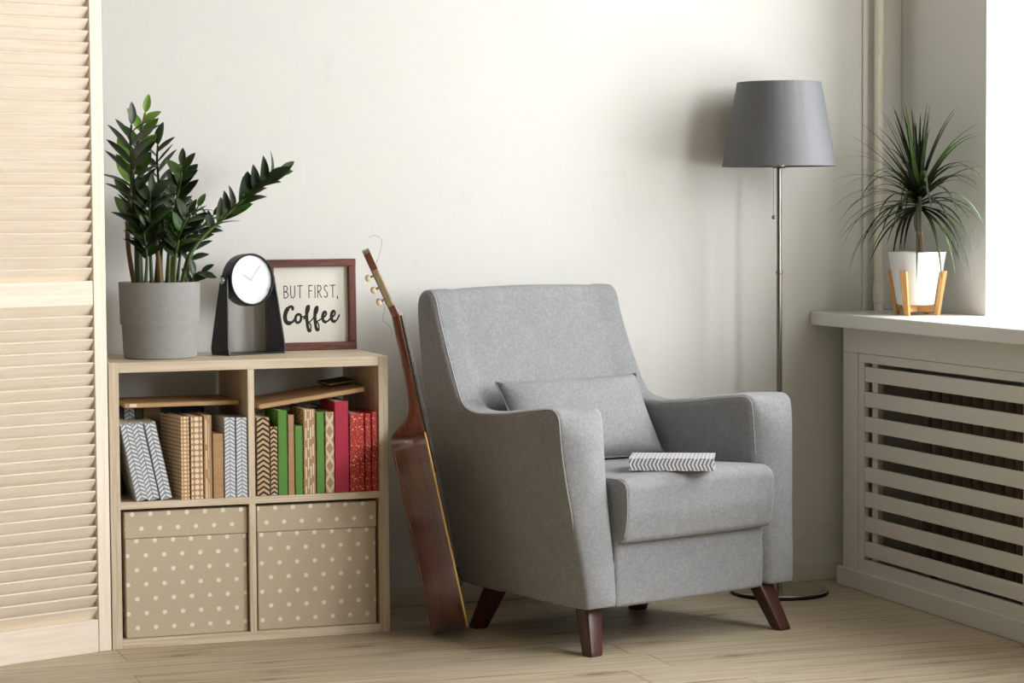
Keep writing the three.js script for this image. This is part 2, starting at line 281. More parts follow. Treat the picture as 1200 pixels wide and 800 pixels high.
// ---------------------------------------------------------------- cube shelf
const SH = { W: 0.7723, H: 0.77, t: 0.027, z0: 0.025, z1: 0.413, div: 0.018 };
{
  const { W, H, t, z0, z1, div } = SH, s = thing('cube_shelf', 'pale oak cube shelf with four compartments beside the guitar', 'shelf', [0, 0, 0]);
  mesh('side_panel', span(0, t, 0, H, z0, z1, 0.0012, 'y', 0, 0.1), M.oak, s);
  mesh('side_panel', span(W - t, W, 0, H, z0, z1, 0.0012, 'y', 0.5, 0.2), M.oak, s);
  mesh('top_panel', span(t + 0.0003, W - t - 0.0003, H - t, H - 0.0003, z0, z1 - 0.0006, 0.0012, 'x', 0.2, 0.3), M.oak, s);
  mesh('bottom_panel', span(t, W - t, 0, t - 0.002, z0, z1 - 0.0006, 0.0012, 'x', 0.7, 0.5), M.oak, s);
  mesh('middle_shelf', span(t, W - t, 0.376, 0.395, z0, z1 - 0.001, 0.001, 'x', 0.4, 0.8), M.oak, s);
  mesh('divider', span(W / 2 - div / 2, W / 2 + div / 2, 0.395, H - t, z0, z1 - 0.001, 0.001, 'y', 0.9, 0.8), M.oak, s);
  mesh('divider', span(W / 2 - div / 2, W / 2 + div / 2, t - 0.002, 0.376, z0, z1 - 0.001, 0.001, 'y', 0.2, 0.9), M.oak, s);
}
// polka-dot storage boxes
{
  const dx = 0.0495, dy = 0.0785;
  // two dots per tile: the tile is one column pitch wide, so both sit half a pitch apart
  const tex = pixelTex(256, 400, (u, v) => {
    let d = 9; for (const [a, b] of [[0.25, 0.25], [0.75, 0.75]]) for (const i of [-1, 0, 1]) for (const j of [-1, 0, 1]) d = Math.min(d, Math.hypot((u - a - i) * dx, (v - b - j) * dy));
    const base = lerp3([206, 191, 164], [195, 178, 151], 0.6 * fbm(u, v, 3, 40, 4, 3) + 0.4 * fbm(u, v, 30, 30, 8, 2));
    return lerp3([240, 234, 220], base, smooth(0.0056, 0.0066, d));
  }, dx, dy);
  const mt = std({ map: tex, roughness: 0.8 });
  const make = (x0, x1, label, lidY, ou, rot) => {
    const w = x1 - x0, b = thing('storage_box', label, 'box', [(x0 + x1) / 2, SH.t - 0.002, 0.235], rot, 'polka-dot boxes in the shelf');
    const D = 0.33, H = 0.342;
    mesh('box_body', box(w - 0.004, lidY - 0.001, D - 0.004, 0, lidY / 2, 0, 0.003, 'x', ou, 0.01), mt, b);
    mesh('lid', box(w, H - lidY, D, 0, (H + lidY) / 2, 0, 0.003, 'x', ou + 0.011, 0.03), mt, b);
  };
  make(0.0375, 0.3745, 'beige polka-dot cardboard storage box under the grey chevron books', 0.27, 0, 0.004);
  make(0.4015, 0.7395, 'beige polka-dot cardboard storage box under the green and red books', 0.27, 0.02, -0.004);
}
// ---------------------------------------------------------------- books
const bookMats = (() => {
  const chev = (fg, bg, period, pitch, slope, line) => std({ roughness: 0.75, map: pixelTex(256, 128, (u, v) => {
    const a = Math.abs(u - 0.5), s = v + a * slope, f = s - Math.floor(s), e = Math.min(Math.abs(f - 0.0), Math.abs(f - 0.5), Math.abs(f - 1)), t = (f < 0.5 ? 1 : 0);
    let c = lerp3(bg, fg, t > 0.5 ? smooth(0, 0.06, e) : 0); if (a < line || a > 0.5 - line * 0.6) c = fg; return c;
  }, period, pitch) });
  const dots = (nx, r, fg, bg, p) => std({ roughness: 0.8, map: pixelTex(128, 128, (u, v) => { const d = Math.hypot(u - 0.5, v - 0.5); return lerp3(fg, bg, smooth(r - 0.05, r + 0.05, d)); }, p, p) });
  return {
    greyChevron: chev([136, 141, 150], [228, 229, 230], 0.031, 0.0115, 1.9, 0.035),
    greyChevronB: chev([150, 154, 161], [226, 227, 228], 0.031, 0.0105, 1.9, 0.03),
    blackChevron: chev([40, 32, 28], [206, 172, 130], 0.036, 0.0145, 1.7, 0.0),
    blackChevronB: chev([40, 32, 28], [208, 176, 136], 0.022, 0.0125, 1.2, 0.0),
    smallDots: dots(1, 0.33, [232, 214, 186], [184, 140, 94], 0.0105),
    bigDots: dots(1, 0.40, [236, 222, 196], [186, 140, 92], 0.0155),
    stripe: std({ roughness: 0.8, map: pixelTex(128, 256, (u, v) => { const s = (u > 0.3 && u < 0.42) || (u > 0.55 && u < 0.6); return s && fbm(u, v, 3, 7, 5, 2) > 0.38 ? [228, 212, 184] : kraft(u, v, 7); }, 0.03, 0.16) }),
    plainKraft: M.kraft,
    bars: std({ roughness: 0.8, map: pixelTex(256, 512, (u, v) => { const k = Math.floor(u * 6), off = hash(k, 3, 9), f = (v * 3 + off) % 1, e = Math.abs((u * 6) % 1 - 0.5); return f < 0.62 && e < 0.22 ? [236, 226, 206] : kraft(u, v, 11); }, 0.04, 0.16) }),
    cross: std({ roughness: 0.8, map: pixelTex(128, 256, (u, v) => { const a = Math.abs(((u - 0.5) * 0.9 + (v * 2) % 1 - 0.5)), b = Math.abs(((u - 0.5) * 0.9 - (v * 2) % 1 + 0.5)); return Math.min(a, b) < 0.16 ? [220, 202, 174] : kraft(u, v, 13); }, 0.026, 0.095) }),
    green: std({ color: 0x538a30, roughness: 0.6 }), greenB: std({ color: 0x5c8f38, roughness: 0.6 }),
    red: std({ color: 0xb3173a, roughness: 0.55 }),
    redDots: std({ roughness: 0.65, map: pixelTex(256, 512, (u, v) => { const gx = Math.floor(u * 14), gy = Math.floor(v * 52), r = hash(gx, gy, 5), cx = (gx + 0.2 + 0.6 * hash(gx, gy, 6)) / 14, cy = (gy + 0.2 + 0.6 * hash(gx, gy, 7)) / 52, d = Math.hypot((u - cx) * 0.045, (v - cy) * 0.165), R = r > 0.965 ? 0.0022 : r > 0.68 ? 0.00055 : 0; return lerp3([244, 206, 150], [176, 30, 34], smooth(R, R + 0.0005, d)); }, 0.045, 0.165) }),
    charcoal: std({ color: 0x33312f, roughness: 0.7 }), navy: std({ color: 0x262a33, roughness: 0.7 }), olive: std({ color: 0x44502f, roughness: 0.7 }), tan: std({ color: 0x8a6f4e, roughness: 0.8 }),
  };
})();
function bookParts(o, T, H, D, cover, pages = M.paper) {   // spine faces +z, stands on its bottom edge, x centred, spine at z = 0
  const b = 0.0025;
  mesh('cover', merge([box(b, H, D, -T / 2 + b / 2, H / 2, -D / 2, 0.0008, 'x', cover === M.kraft ? 0.1 : 0), box(b, H, D, T / 2 - b / 2, H / 2, -D / 2, 0.0008, 'x'), box(T, H, b * 1.4, 0, H / 2, -b * 0.7, 0.001, 'x', (cover.map ? 0.5 / cover.map.repeat.x : 0))]), cover, o);
  mesh('pages', box(T - 2 * b - 0.0004, H - 0.006, D - 0.007, 0, H / 2, -D / 2 - 0.0005, 0, 'x'), pages, o);
}
const ZS = 0.408, BY = 0.3955;
function standing(pxL, pxR, pyTop, cover, label, o = {}) {
  const zs = o.z ?? ZS, xL = px(pxL, 540, 'z', zs).x, xR = px(pxR, 540, 'z', zs).x, H = px((pxL + pxR) / 2, pyTop, 'z', zs).y - BY;
  const b = thing('book', label, 'book', [(xL + xR) / 2, BY, zs], o.turn ?? 0, o.group ?? 'books standing in the shelf');
  bookParts(b, xR - xL - 0.0006, H, o.D ?? 0.16, cover, o.pages); return b;
}
// three leaning grey books, then the rest of the left compartment
[[160.5, 'grey chevron book leaning against the shelf side panel'], [174.2, 'grey chevron book leaning in the middle of three leaning ones'], [189.5, 'leaning grey chevron book beside the small-dotted brown book']].forEach(([p, label], i) => {
  const x = px(p, 588, 'z', ZS).x, b = thing('book', label, 'book', [x, BY, ZS - 0.004 * i], 0, 'books standing in the shelf'), T = 0.0305;
  const g = new THREE.Group(); bookParts(g, T, 0.212, 0.16, bookMats.greyChevron); const ch = [...g.children]; const a = 0.205;
  for (const c of ch) { c.geometry.translate(T / 2, 0, 0).rotateZ(a); b.add(c); }
});
standing(211.8, 222.5, 488, bookMats.smallDots, 'brown book with a fine grid of pale dots', { turn: 0.16 });
standing(223.5, 238, 488, bookMats.bigDots, 'brown book with large pale polka dots on its spine');
standing(239, 248.5, 486.5, bookMats.stripe, 'slim brown book with pale vertical streaks on its spine');
standing(249.5, 262, 508, bookMats.plainKraft, 'short plain brown book between the streaked one and the grey pair');
standing(263, 276, 489, bookMats.greyChevronB, 'upright grey chevron book beside the short brown book');
standing(276.8, 290.2, 489, bookMats.greyChevronB, 'upright grey chevron book against the shelf divider');
// right compartment
standing(301.2, 316, 489, bookMats.blackChevron, 'thick black and tan chevron book against the divider');
standing(316.8, 325.4, 500, bookMats.blackChevronB, 'thin short black and tan chevron book beside the tall green one');
standing(326, 337, 480.5, bookMats.green, 'tallest green book beside the black chevron books');
standing(337.8, 345, 486, bookMats.plainKraft, 'thin plain tan book between two green books');
standing(345.8, 355, 498.5, bookMats.greenB, 'short green book beside the white-barred tan book');
standing(356, 370, 479.5, bookMats.bars, 'tan book with loose white vertical bars');
standing(371, 380.4, 482.5, bookMats.greenB, 'green book between the two patterned tan books');
standing(381.5, 391.8, 482.5, bookMats.cross, 'tan book with crossed pale bands beside the crimson book');
standing(392.5, 409, 470, bookMats.red, 'tall plain crimson book');
standing(410, 427, 484, bookMats.redDots, 'thick red book speckled with small gold dots');
standing(428, 435, 484, bookMats.redDots, 'thin red speckled book in the middle of the red row');
standing(436, 442.6, 482.5, bookMats.redDots, 'thin red speckled book against the shelf side panel');
// back rows, seen as dark tops over the front books
const backRow = (x0, list, base) => { let x = x0; list.forEach(([T, H, m, label]) => { const b = thing('book', label, 'book', [x + T / 2, BY, 0.205], 0, 'books in the back row'); bookParts(b, T - 0.0006, H, 0.16, m, M.paper); x += T + 0.0006; }); };
backRow(0.034, [[0.04, 0.245, bookMats.charcoal, 'dark book behind the leaning grey books'], [0.03, 0.243, bookMats.greyChevron, 'grey chevron book in the back row behind the leaning ones'], [0.022, 0.24, bookMats.olive, 'olive book in the back row behind the leaning grey books'], [0.05, 0.246, bookMats.tan, 'thick tan book in the back row behind the dotted brown books'], [0.06, 0.246, bookMats.charcoal, 'thick dark book in the back row behind the streaked brown book'], [0.06, 0.244, bookMats.navy, 'dark blue book in the back row behind the short brown book']]);
backRow(0.405, [[0.05, 0.2, bookMats.charcoal, 'dark book in the back row behind the black chevron books'], [0.06, 0.2, bookMats.navy, 'dark blue book in the back row behind the green books'], [0.07, 0.21, bookMats.charcoal, 'thick dark book in the back row behind the white-barred book'], [0.06, 0.22, bookMats.navy, 'dark blue book in the back row behind the crimson book']]);
// notebooks lying flat on top of the rows
function flatBook(name, label, L, W, T, pos, tiltZ, cover, pages, turn = 0) {
  const o = thing(name, label, 'notebook', pos, turn); o.rotation.z = tiltZ;
  mesh('cover', merge([box(L, 0.0022, W, 0, T - 0.0011, 0, 0.0008, 'x'), box(L, 0.0022, W, 0, 0.0011, 0, 0.0008, 'x'), box(L, T, 0.003, 0, T / 2, -W / 2 + 0.0015, 0.0008, 'x')]), cover, o);
  mesh('pages', box(L - 0.004, T - 0.0046, W - 0.006, 0, T / 2, 0.001, 0, 'x'), pages, o); return o;
}
const nb = flatBook('notebook', 'large brown notebook lying flat across the back row of books', 0.315, 0.22, 0.0125, [0.213, BY + 0.2466, 0.225], 0, M.kraft, M.kraftPaper);
mesh('corner_tag', span(-0.146, -0.125, 0.002, 0.0105, 0.1095, 0.1115, 0.001), M.paper, nb).userData.label = 'torn white paper corner';
{
  const a = px(301, 484.5, 'z', 0.34), b = px(427.5, 463, 'z', 0.34), L = Math.hypot(b.x - a.x, b.y - a.y);
  flatBook('notebook', 'brown notebook resting aslant on top of the green and red books', L - 0.006, 0.235, 0.0135, [(a.x + b.x) / 2 + 0.001, (a.y + b.y) / 2 + 0.012, 0.235], Math.atan2(b.y - a.y, b.x - a.x), M.kraft, M.kraftPaper);
  flatBook('notebook', 'small dark notebook lying on the slanting brown one', 0.075, 0.13, 0.008, [0.69, 0.681, 0.16], Math.atan2(b.y - a.y, b.x - a.x), bookMats.charcoal, M.kraftPaper, 0);
}

// ---------------------------------------------------------------- folding louvered screen
{
  const A = V(-0.003, 0, 0.4165), d = V(-0.9256, 0, 0.3784), turn = Math.atan2(-d.z, d.x);   // local +x runs along d (away from the shelf)
  const s = thing('folding_screen', 'pale pine folding screen with louvered slats beside the shelf', 'room divider', [A.x, 0, A.z], 0);
  const R = rng(21), Wd = 0.43, st = 0.0385, th = 0.034, top = 1.83;
  const slatGeo = [0, 1, 2].map((k) => box(Wd - 2 * st - 0.001, 0.0425, 0.0058, 0, 0, 0, 0.001, 'x', k * 0.4, k * 0.11));
  const panel = (parent) => {
    const at = (n, g, m) => mesh(n, g, m, parent);
    // local x: away from the shelf, front face at z = 0 towards -z side of the local frame handled by the caller
    at('stile', span(0, st, 0, top, -th, 0, 0.0025, 'y', 0.1, 0.2), M.pines[0]); at('stile', span(Wd - st, Wd, 0, top, -th, 0, 0.0025, 'y', 0.6, 0.1), M.pines[1]);
    const rails = [[0, 0.088], [0.927, 0.991], [1.74, top]];
    rails.forEach(([a, b], i) => at('rail', span(st + 0.0005, Wd - st - 0.0005, a + (i ? 0 : 0.0), b, -th + 0.003, -0.002, 0.0015, 'x', 0.3 * i, 0.17 * i), M.pines[i]));
    for (const [y0, y1] of [[0.088, 0.927], [0.991, 1.74]]) {
      const n = Math.round((y1 - y0) / 0.0311), p = (y1 - y0) / n;
      for (let i = 0; i < n; i++) { const o = at('slat', slatGeo[Math.floor(R() * 3)], M.pines[Math.floor(R() * 3)]); o.position.set(Wd / 2, y0 + (i + 0.5) * p, -0.0165); o.rotation.x = 0.6; }
    }
  };
  // the panel's local +x runs towards the shelf, its front face (z = 0) faces the room
  const p1 = new THREE.Group(); p1.name = 'panel'; p1.position.set(d.x * Wd, 0, d.z * Wd); p1.rotation.y = Math.atan2(0.3784, 0.9256); s.add(p1);
  panel(p1);
  const p2 = p1.clone(); p2.position.set(d.x * (Wd + 0.004) - Math.cos(0.5) * Wd, 0, d.z * (Wd + 0.004) - Math.sin(0.5) * Wd); p2.rotation.y = -0.5; s.add(p2);
}

// ---------------------------------------------------------------- things on top of the shelf
// framed sign
{
  const W = 0.264, H = 0.262, fr = 0.0215, dp = 0.03, s = thing('framed_sign', 'square wooden framed sign with coffee lettering leaning on the wall', 'sign', [0.646, SH.H, 0.038], 0);
  s.rotation.x = -0.02;
  const y = H / 2;
  mesh('frame_strip', box(W, fr, dp, 0, H - fr / 2, dp / 2, 0.002, 'x'), M.frameWood, s);
  mesh('frame_strip', box(W, fr * 1.05, dp, 0, fr / 2, dp / 2, 0.002, 'x', 0.2, 0.3), M.frameWood, s);
  for (const k of [-1, 1]) mesh('frame_strip', box(fr, H - 2 * fr - 0.0005, dp - 0.002, k * (W - fr) / 2, y, dp / 2 - 0.001, 0.002, 'y', k * 0.2, 0.4), M.frameWood, s);
  const PW = W - 2 * fr, PH = H - 2 * fr;
  const t = canvasTex(1024, 1024, (c, w, h) => {
    c.fillStyle = '#e9e6da'; c.fillRect(0, 0, w, h);
    c.strokeStyle = '#26241f'; c.lineCap = 'round'; c.lineJoin = 'round';
    // thin hand-lettered capitals; each letter in a unit box, y down
    const L = { B: [[[0, 0], [0, 1]], [[0, 0], [0.6, 0.05], [0.75, 0.25], [0.55, 0.44], [0, 0.48]], [[0, 0.48], [0.75, 0.55], [0.9, 0.78], [0.6, 0.97], [0, 1]]], U: [[[0, 0], [0, 0.7], [0.15, 0.95], [0.45, 1], [0.75, 0.9], [0.85, 0.65], [0.85, 0]]], T: [[[0, 0.02], [1, 0]], [[0.5, 0], [0.5, 1]]], F: [[[0, 0], [0, 1]], [[0, 0.02], [0.85, 0]], [[0, 0.45], [0.65, 0.43]]], I: [[[0, 0], [0, 1]]], R: [[[0, 0], [0, 1]], [[0, 0], [0.65, 0.05], [0.8, 0.25], [0.55, 0.46], [0, 0.5]], [[0.2, 0.5], [0.85, 1]]], S: [[[0.75, 0.1], [0.45, 0], [0.1, 0.1], [0.05, 0.3], [0.4, 0.48], [0.75, 0.65], [0.75, 0.88], [0.4, 1], [0, 0.9]]], ',': [[[0.12, 0.93], [0.02, 1.1]]] };
    const widths = { B: 62, U: 66, T: 66, F: 56, I: 8, R: 62, S: 58, ',': 14 };
    let x = 150; const y0 = 255, hh = 165;
    for (const ch of 'BUT FIRST,') {
      if (ch === ' ') { x += 62; continue; }
      c.lineWidth = ch === ',' ? 15 : 12;
      for (const p of L[ch]) { c.beginPath(); p.forEach(([a, b], i) => (i ? c.lineTo : c.moveTo).call(c, x + a * widths[ch], y0 + b * hh)); c.stroke(); }
      x += widths[ch] + 28;
    }
    // brush script word
    const brush = (q, lw) => { const pts = q.map((v, i) => v - (i % 2 ? 18 : 22)); c.lineWidth = lw * 1.22; c.beginPath(); c.moveTo(pts[0], pts[1]); for (let i = 2; i < pts.length; i += 6) c.bezierCurveTo(...pts.slice(i, i + 6)); c.stroke(); };
    brush([285, 590, 300, 545, 240, 535, 205, 600], 30); brush([215, 585, 150, 680, 180, 790, 240, 775], 46); brush([240, 775, 280, 770, 300, 745, 320, 715], 26);
    brush([375, 660, 310, 650, 305, 775, 355, 772], 30); brush([355, 772, 410, 765, 410, 660, 375, 660], 28); brush([385, 668, 410, 700, 430, 700, 450, 685], 16);
    brush([440, 720, 500, 650, 530, 570, 505, 555], 18); brush([505, 555, 475, 555, 470, 640, 480, 760], 36); brush([480, 760, 490, 870, 500, 900, 520, 880], 34); brush([520, 880, 545, 830, 530, 780, 490, 770], 16); brush([495, 770, 540, 760, 560, 720, 580, 690], 14);
    brush([575, 700, 625, 650, 645, 580, 622, 570], 18); brush([622, 570, 590, 575, 585, 660, 592, 760], 36); brush([592, 760, 600, 860, 612, 890, 632, 870], 34); brush([632, 870, 655, 825, 640, 780, 605, 765], 16); brush([605, 765, 650, 750, 670, 730, 690, 710], 16);
    brush([685, 715, 745, 700, 765, 640, 730, 635], 20); brush([730, 635, 685, 640, 680, 775, 735, 770], 34); brush([735, 770, 775, 762, 800, 730, 815, 705], 20);
    brush([812, 712, 870, 695, 885, 630, 850, 625], 20); brush([850, 625, 805, 632, 800, 778, 860, 765], 34); brush([860, 765, 900, 750, 915, 710, 925, 680], 18);
  });
  const g = new THREE.PlaneGeometry(PW, PH).translate(0, y, 0.012);
  mesh('backing_board', box(PW + 0.004, PH + 0.004, 0.008, 0, y, 0.007, 0), M.paper, s);
  mesh('lettered_panel', g, std({ map: t, roughness: 0.85 }), s).userData.label = 'white panel lettered BUT FIRST, Coffee';
}
// desk clock on an inverted-U stand
{
  const k = thing('desk_clock', 'black round desk clock in a tapered metal stand beside the pot', 'clock', [0.437, SH.H, 0.158], 0.38);
  const r = 0.074, cy = 0.2085, dpt = 0.05, tilt = -0.06;
  // stand: base strip and two tapered side plates
  const plate = (s) => { const sh = new THREE.Shape(); sh.moveTo(-0.044, 0); sh.lineTo(0.044, 0); sh.quadraticCurveTo(0.03, 0.12, 0.017, cy); sh.absarc(0, cy, 0.017, 0, Math.PI, false); sh.quadraticCurveTo(-0.03, 0.12, -0.044, 0); let g = new THREE.ExtrudeGeometry(sh, { depth: 0.0035, bevelEnabled: true, bevelSize: 0.0006, bevelThickness: 0.0006, bevelSegments: 1, curveSegments: 14 }); g.rotateY(-Math.PI / 2).translate(0.00175, 0, 0); const p = g.attributes.position; for (let i = 0; i < p.count; i++) { const y = p.getY(i), bend = y < 0.03 ? 0.006 * (1 - Math.sqrt(Math.max(0, 1 - (1 - Math.max(0, y) / 0.03) ** 2))) : 0; p.setX(i, s * (p.getX(i) + mix(0.0975, 0.0795, clamp(y / cy)) - bend)); } if (s < 0) { g = plain(g); const q = g.attributes.position, a = q.array; for (let i = 0; i < a.length; i += 9) for (let j = 0; j < 3; j++) { const tmp = a[i + 3 + j]; a[i + 3 + j] = a[i + 6 + j]; a[i + 6 + j] = tmp; } } g.computeVertexNormals(); return g; };
  mesh('base_strip', box(0.190, 0.0036, 0.088, 0, 0.0018, 0, 0.0012), M.blackMetal, k);
  mesh('side_plate', plate(-1), M.blackMetal, k); mesh('side_plate', plate(1), M.blackMetal, k);
  const drum = new THREE.Group(); drum.name = 'clock_head'; drum.position.set(0, cy, 0); drum.rotation.x = tilt; k.add(drum);
  const prof = [[0.001, -dpt / 2], [r - 0.006, -dpt / 2], [r - 0.001, -dpt / 2 + 0.004], [r, -dpt / 2 + 0.009], [r, dpt / 2 - 0.004], [r - 0.0015, dpt / 2], [r - 0.0045, dpt / 2 + 0.0005], [r - 0.006, dpt / 2 - 0.003], [r - 0.006, dpt / 2 - 0.008]];
  mesh('case', lathe(prof, 72).rotateX(Math.PI / 2), M.blackMetal, drum);
  const face = canvasTex(512, 512, (c, w) => { c.fillStyle = '#f1f3f7'; c.fillRect(0, 0, w, w); c.translate(w / 2, w / 2); for (let i = 0; i < 60; i++) { c.save(); c.rotate(i * Math.PI / 30); c.fillStyle = i % 5 ? '#d3d5d8' : '#b9bcc0'; c.fillRect(-1.5, -w * 0.47, 3, i % 5 ? 10 : 22); c.restore(); } });
  mesh('dial', new THREE.CircleGeometry(r - 0.006, 64).translate(0, 0, dpt / 2 - 0.0078), std({ map: face, roughness: 0.5 }), drum);
  const hand = (len, w, ang) => new THREE.BoxGeometry(w, len, 0.001).translate(0, len / 2 - 0.006, 0).rotateZ(ang).translate(0, 0, dpt / 2 - 0.0062);
  const hm = std({ color: 0xc9ccd0, roughness: 0.3, metalness: 0.4 });
  mesh('hour_hand', hand(0.038, 0.0028, 1.05), hm, drum); mesh('minute_hand', hand(0.058, 0.0024, -0.72), hm, drum);
  mesh('lens', new THREE.CylinderGeometry(r - 0.0062, r - 0.0062, 0.0015, 64).rotateX(Math.PI / 2).translate(0, 0, dpt / 2 - 0.0035), phys({ color: 0xffffff, transmission: 1, thickness: 0, roughness: 0.0, ior: 1.45, specularIntensity: 0.12 }), drum);
  mesh('setting_lever', box(0.012, 0.003, 0.004, r * 0.84, -r * 0.36, dpt / 2 + 0.001, 0.001), M.blackMetal, drum);
  for (const s of [-1, 1]) mesh('pivot_knob', new THREE.CylinderGeometry(0.0095, 0.0095, 0.006, 24).rotateZ(Math.PI / 2).translate(s * 0.0845, cy, 0), std({ color: 0xcfccc4, roughness: 0.3, metalness: 0.8 }), k);
}
// ---------------------------------------------------------------- leafy plant in the grey pot
const leafMat = (h, o = {}) => phys({ color: h, roughness: 0.42, clearcoat: 0.08, clearcoatRoughness: 0.35, side: THREE.DoubleSide, ...o });
M.leafDark = leafMat(0x223312); M.leafMid = leafMat(0x355218); M.leafLight = leafMat(0x6a8f2c, { roughness: 0.42 }); M.stemGreen = std({ color: 0x4b5f2b, roughness: 0.5 }); M.stemBrown = std({ color: 0x6d5432, roughness: 0.7 }); M.stemDark = std({ color: 0x2f3f1e, roughness: 0.5 });
function leafGeo(curl, fold) {           // unit leaf: length 1 along +y, width 0.5, facing +z
  const n = 8, P = [], I = [];
  for (let i = 0; i <= n; i++) { const t = i / n, w = 0.225 * Math.pow(Math.sin(Math.PI * Math.pow(t, 0.85)), 0.8) + (i === n ? 0 : 0.012), z = curl * t * t; for (const k of [-1, -0.5, 0, 0.5, 1]) P.push(k * w, t, z + fold * w * Math.abs(k) - 0.02 * Math.abs(k) * 0); }
  for (let i = 0; i < n; i++) for (let k = 0; k < 4; k++) { const a = i * 5 + k; I.push(a, a + 1, a + 6, a, a + 6, a + 5); }
  const g = new THREE.BufferGeometry(); g.setAttribute('position', new THREE.Float32BufferAttribute(P, 3)); g.setIndex(I); g.computeVertexNormals(); return g;
}
{
  const C = V(0.1745, SH.H, 0.225), pl = thing('potted_leafy_plant', 'glossy dark green leafy plant with upright stems in a grey pot', 'plant', [C.x, C.y, C.z]);
  mesh('pot', lathe([[0.001, 0.0], [0.095, 0.0], [0.1005, 0.004], [0.1045, 0.0925], [0.1085, 0.0935], [0.1115, 0.207], [0.111, 0.2095], [0.1075, 0.2095], [0.107, 0.206], [0.105, 0.17]], 72), M.potGrey, pl);
  mesh('soil', new THREE.CircleGeometry(0.1062, 40).rotateX(-Math.PI / 2).translate(0, 0.196, 0), M.soil, pl);
  const leaves = [leafGeo(-0.12, 0.25), leafGeo(0.1, 0.35), leafGeo(-0.28, 0.2)], R = rng(77);
  // stems: pixel polyline, depth offset at base and tip, radii, then leaflets
  const stems = [
    { p: [[163, 326], [161, 270], [155, 200], [153, 165], [154, 146]], z: [0.03, 0.04], r: [0.0125, 0.0105, 0.005, 0.003], m: 'stemDark', t0: 0.38, n: 8, len: 0.078, leaf: ['leafDark'], spread: 0.95, flat: 0.5, tip: 0.07 },
    { p: [[158, 326], [150, 285], [151, 240], [162, 170], [170, 132]], z: [-0.01, -0.03], r: [0.007, 0.0065, 0.004, 0.0025], m: 'stemBrown', t0: 0.4, n: 6, len: 0.066, leaf: ['leafLight', 'leafLight', 'leafMid'], spread: 0.6, flat: 1.2, tip: 0.06 },
    { p: [[182, 326], [186, 280], [186, 220], [184, 185], [185, 170]], z: [-0.02, -0.04], r: [0.006, 0.004, 0.003], m: 'stemDark', t0: 0.4, n: 8, len: 0.066, leaf: ['leafDark'], spread: 0.9, flat: 0.6, tip: 0.078 },
    { p: [[196, 326], [199, 290], [206, 240], [212, 210], [213, 194]], z: [0.03, 0.03], r: [0.0085, 0.006, 0.004, 0.0025], m: 'stemGreen', t0: 0.36, n: 8, len: 0.06, leaf: ['leafMid', 'leafDark', 'leafMid'], spread: 0.7, flat: 1.1, tip: 0.056 },
    { p: [[178, 326], [176, 290], [175, 255], [176, 225]], z: [0.05, 0.06], r: [0.006, 0.004, 0.0025], m: 'stemDark', t0: 0.38, n: 8, len: 0.072, leaf: ['leafDark', 'leafDark', 'leafMid'], spread: 0.8, flat: 1.2, tip: 0.06 },
    { p: [[207, 326], [212, 296], [222, 262], [232, 242]], z: [0.0, -0.01], r: [0.005, 0.0035, 0.002], m: 'stemDark', t0: 0.35, n: 6, len: 0.05, leaf: ['leafDark', 'leafMid'], spread: 0.85, flat: 1.0, tip: 0.05 },
    { p: [[212, 326], [222, 300], [240, 275], [262, 256], [294, 226], [327, 202]], z: [0.05, 0.0], r: [0.0075, 0.006, 0.004, 0.003, 0.002], m: 'stemGreen', t0: 0.42, n: 9, len: 0.068, leaf: ['leafDark', 'leafDark', 'leafMid'], spread: 0.75, flat: 1.0, tip: 0.06, up: true },
    { p: [[216, 326], [224, 304], [232, 272], [250, 252]], z: [-0.02, -0.03], r: [0.0045, 0.003, 0.002], m: 'stemDark', t0: 0.3, n: 6, len: 0.05, leaf: ['leafDark'], spread: 0.9, flat: 0.9, tip: 0.045 },
    { p: [[190, 326], [189, 300], [194, 262], [200, 238]], z: [-0.05, -0.06], r: [0.005, 0.004, 0.0025], m: 'stemGreen', t0: 0.4, n: 8, len: 0.064, leaf: ['leafDark', 'leafMid'], spread: 0.8, flat: 1.1, tip: 0.055 },
    { p: [[200, 326], [204, 300], [207, 262], [206, 252]], z: [0.02, 0.02], r: [0.008, 0.0075, 0.0065], m: 'stemBrown', t0: 2, n: 0 },
    { p: [[188, 326], [186, 306], [184, 282], [188, 262]], z: [0.055, 0.06], r: [0.0085, 0.0075, 0.006], m: 'stemBrown', t0: 0.7, n: 3, len: 0.06, leaf: ['leafMid'], spread: 0.9, flat: 1.0, tip: 0.05 },
    { p: [[170, 326], [172, 300], [168, 270]], z: [0.06, 0.075], r: [0.006, 0.004, 0.003], m: 'stemDark', t0: 0.5, n: 4, len: 0.06, leaf: ['leafDark'], spread: 0.9, flat: 1.1, tip: 0.05 },
    { p: [[204, 326], [206, 300], [212, 272], [222, 250]], z: [0.06, 0.08], r: [0.005, 0.004, 0.002], m: 'stemGreen', t0: 0.42, n: 7, len: 0.058, leaf: ['leafDark', 'leafMid', 'leafDark'], spread: 0.85, flat: 1.2, tip: 0.05 },
    { p: [[222, 327], [228, 322], [236, 318]], z: [0.05, 0.06], r: [0.003, 0.002, 0.0015], m: 'stemDark', t0: 0.2, n: 2, len: 0.045, leaf: ['leafDark'], spread: 0.8, flat: 1.0, tip: 0.045 },
  ];
  const UPY = V(0, 1, 0), toCam = V(-0.18, 0.03, 0.98).normalize();
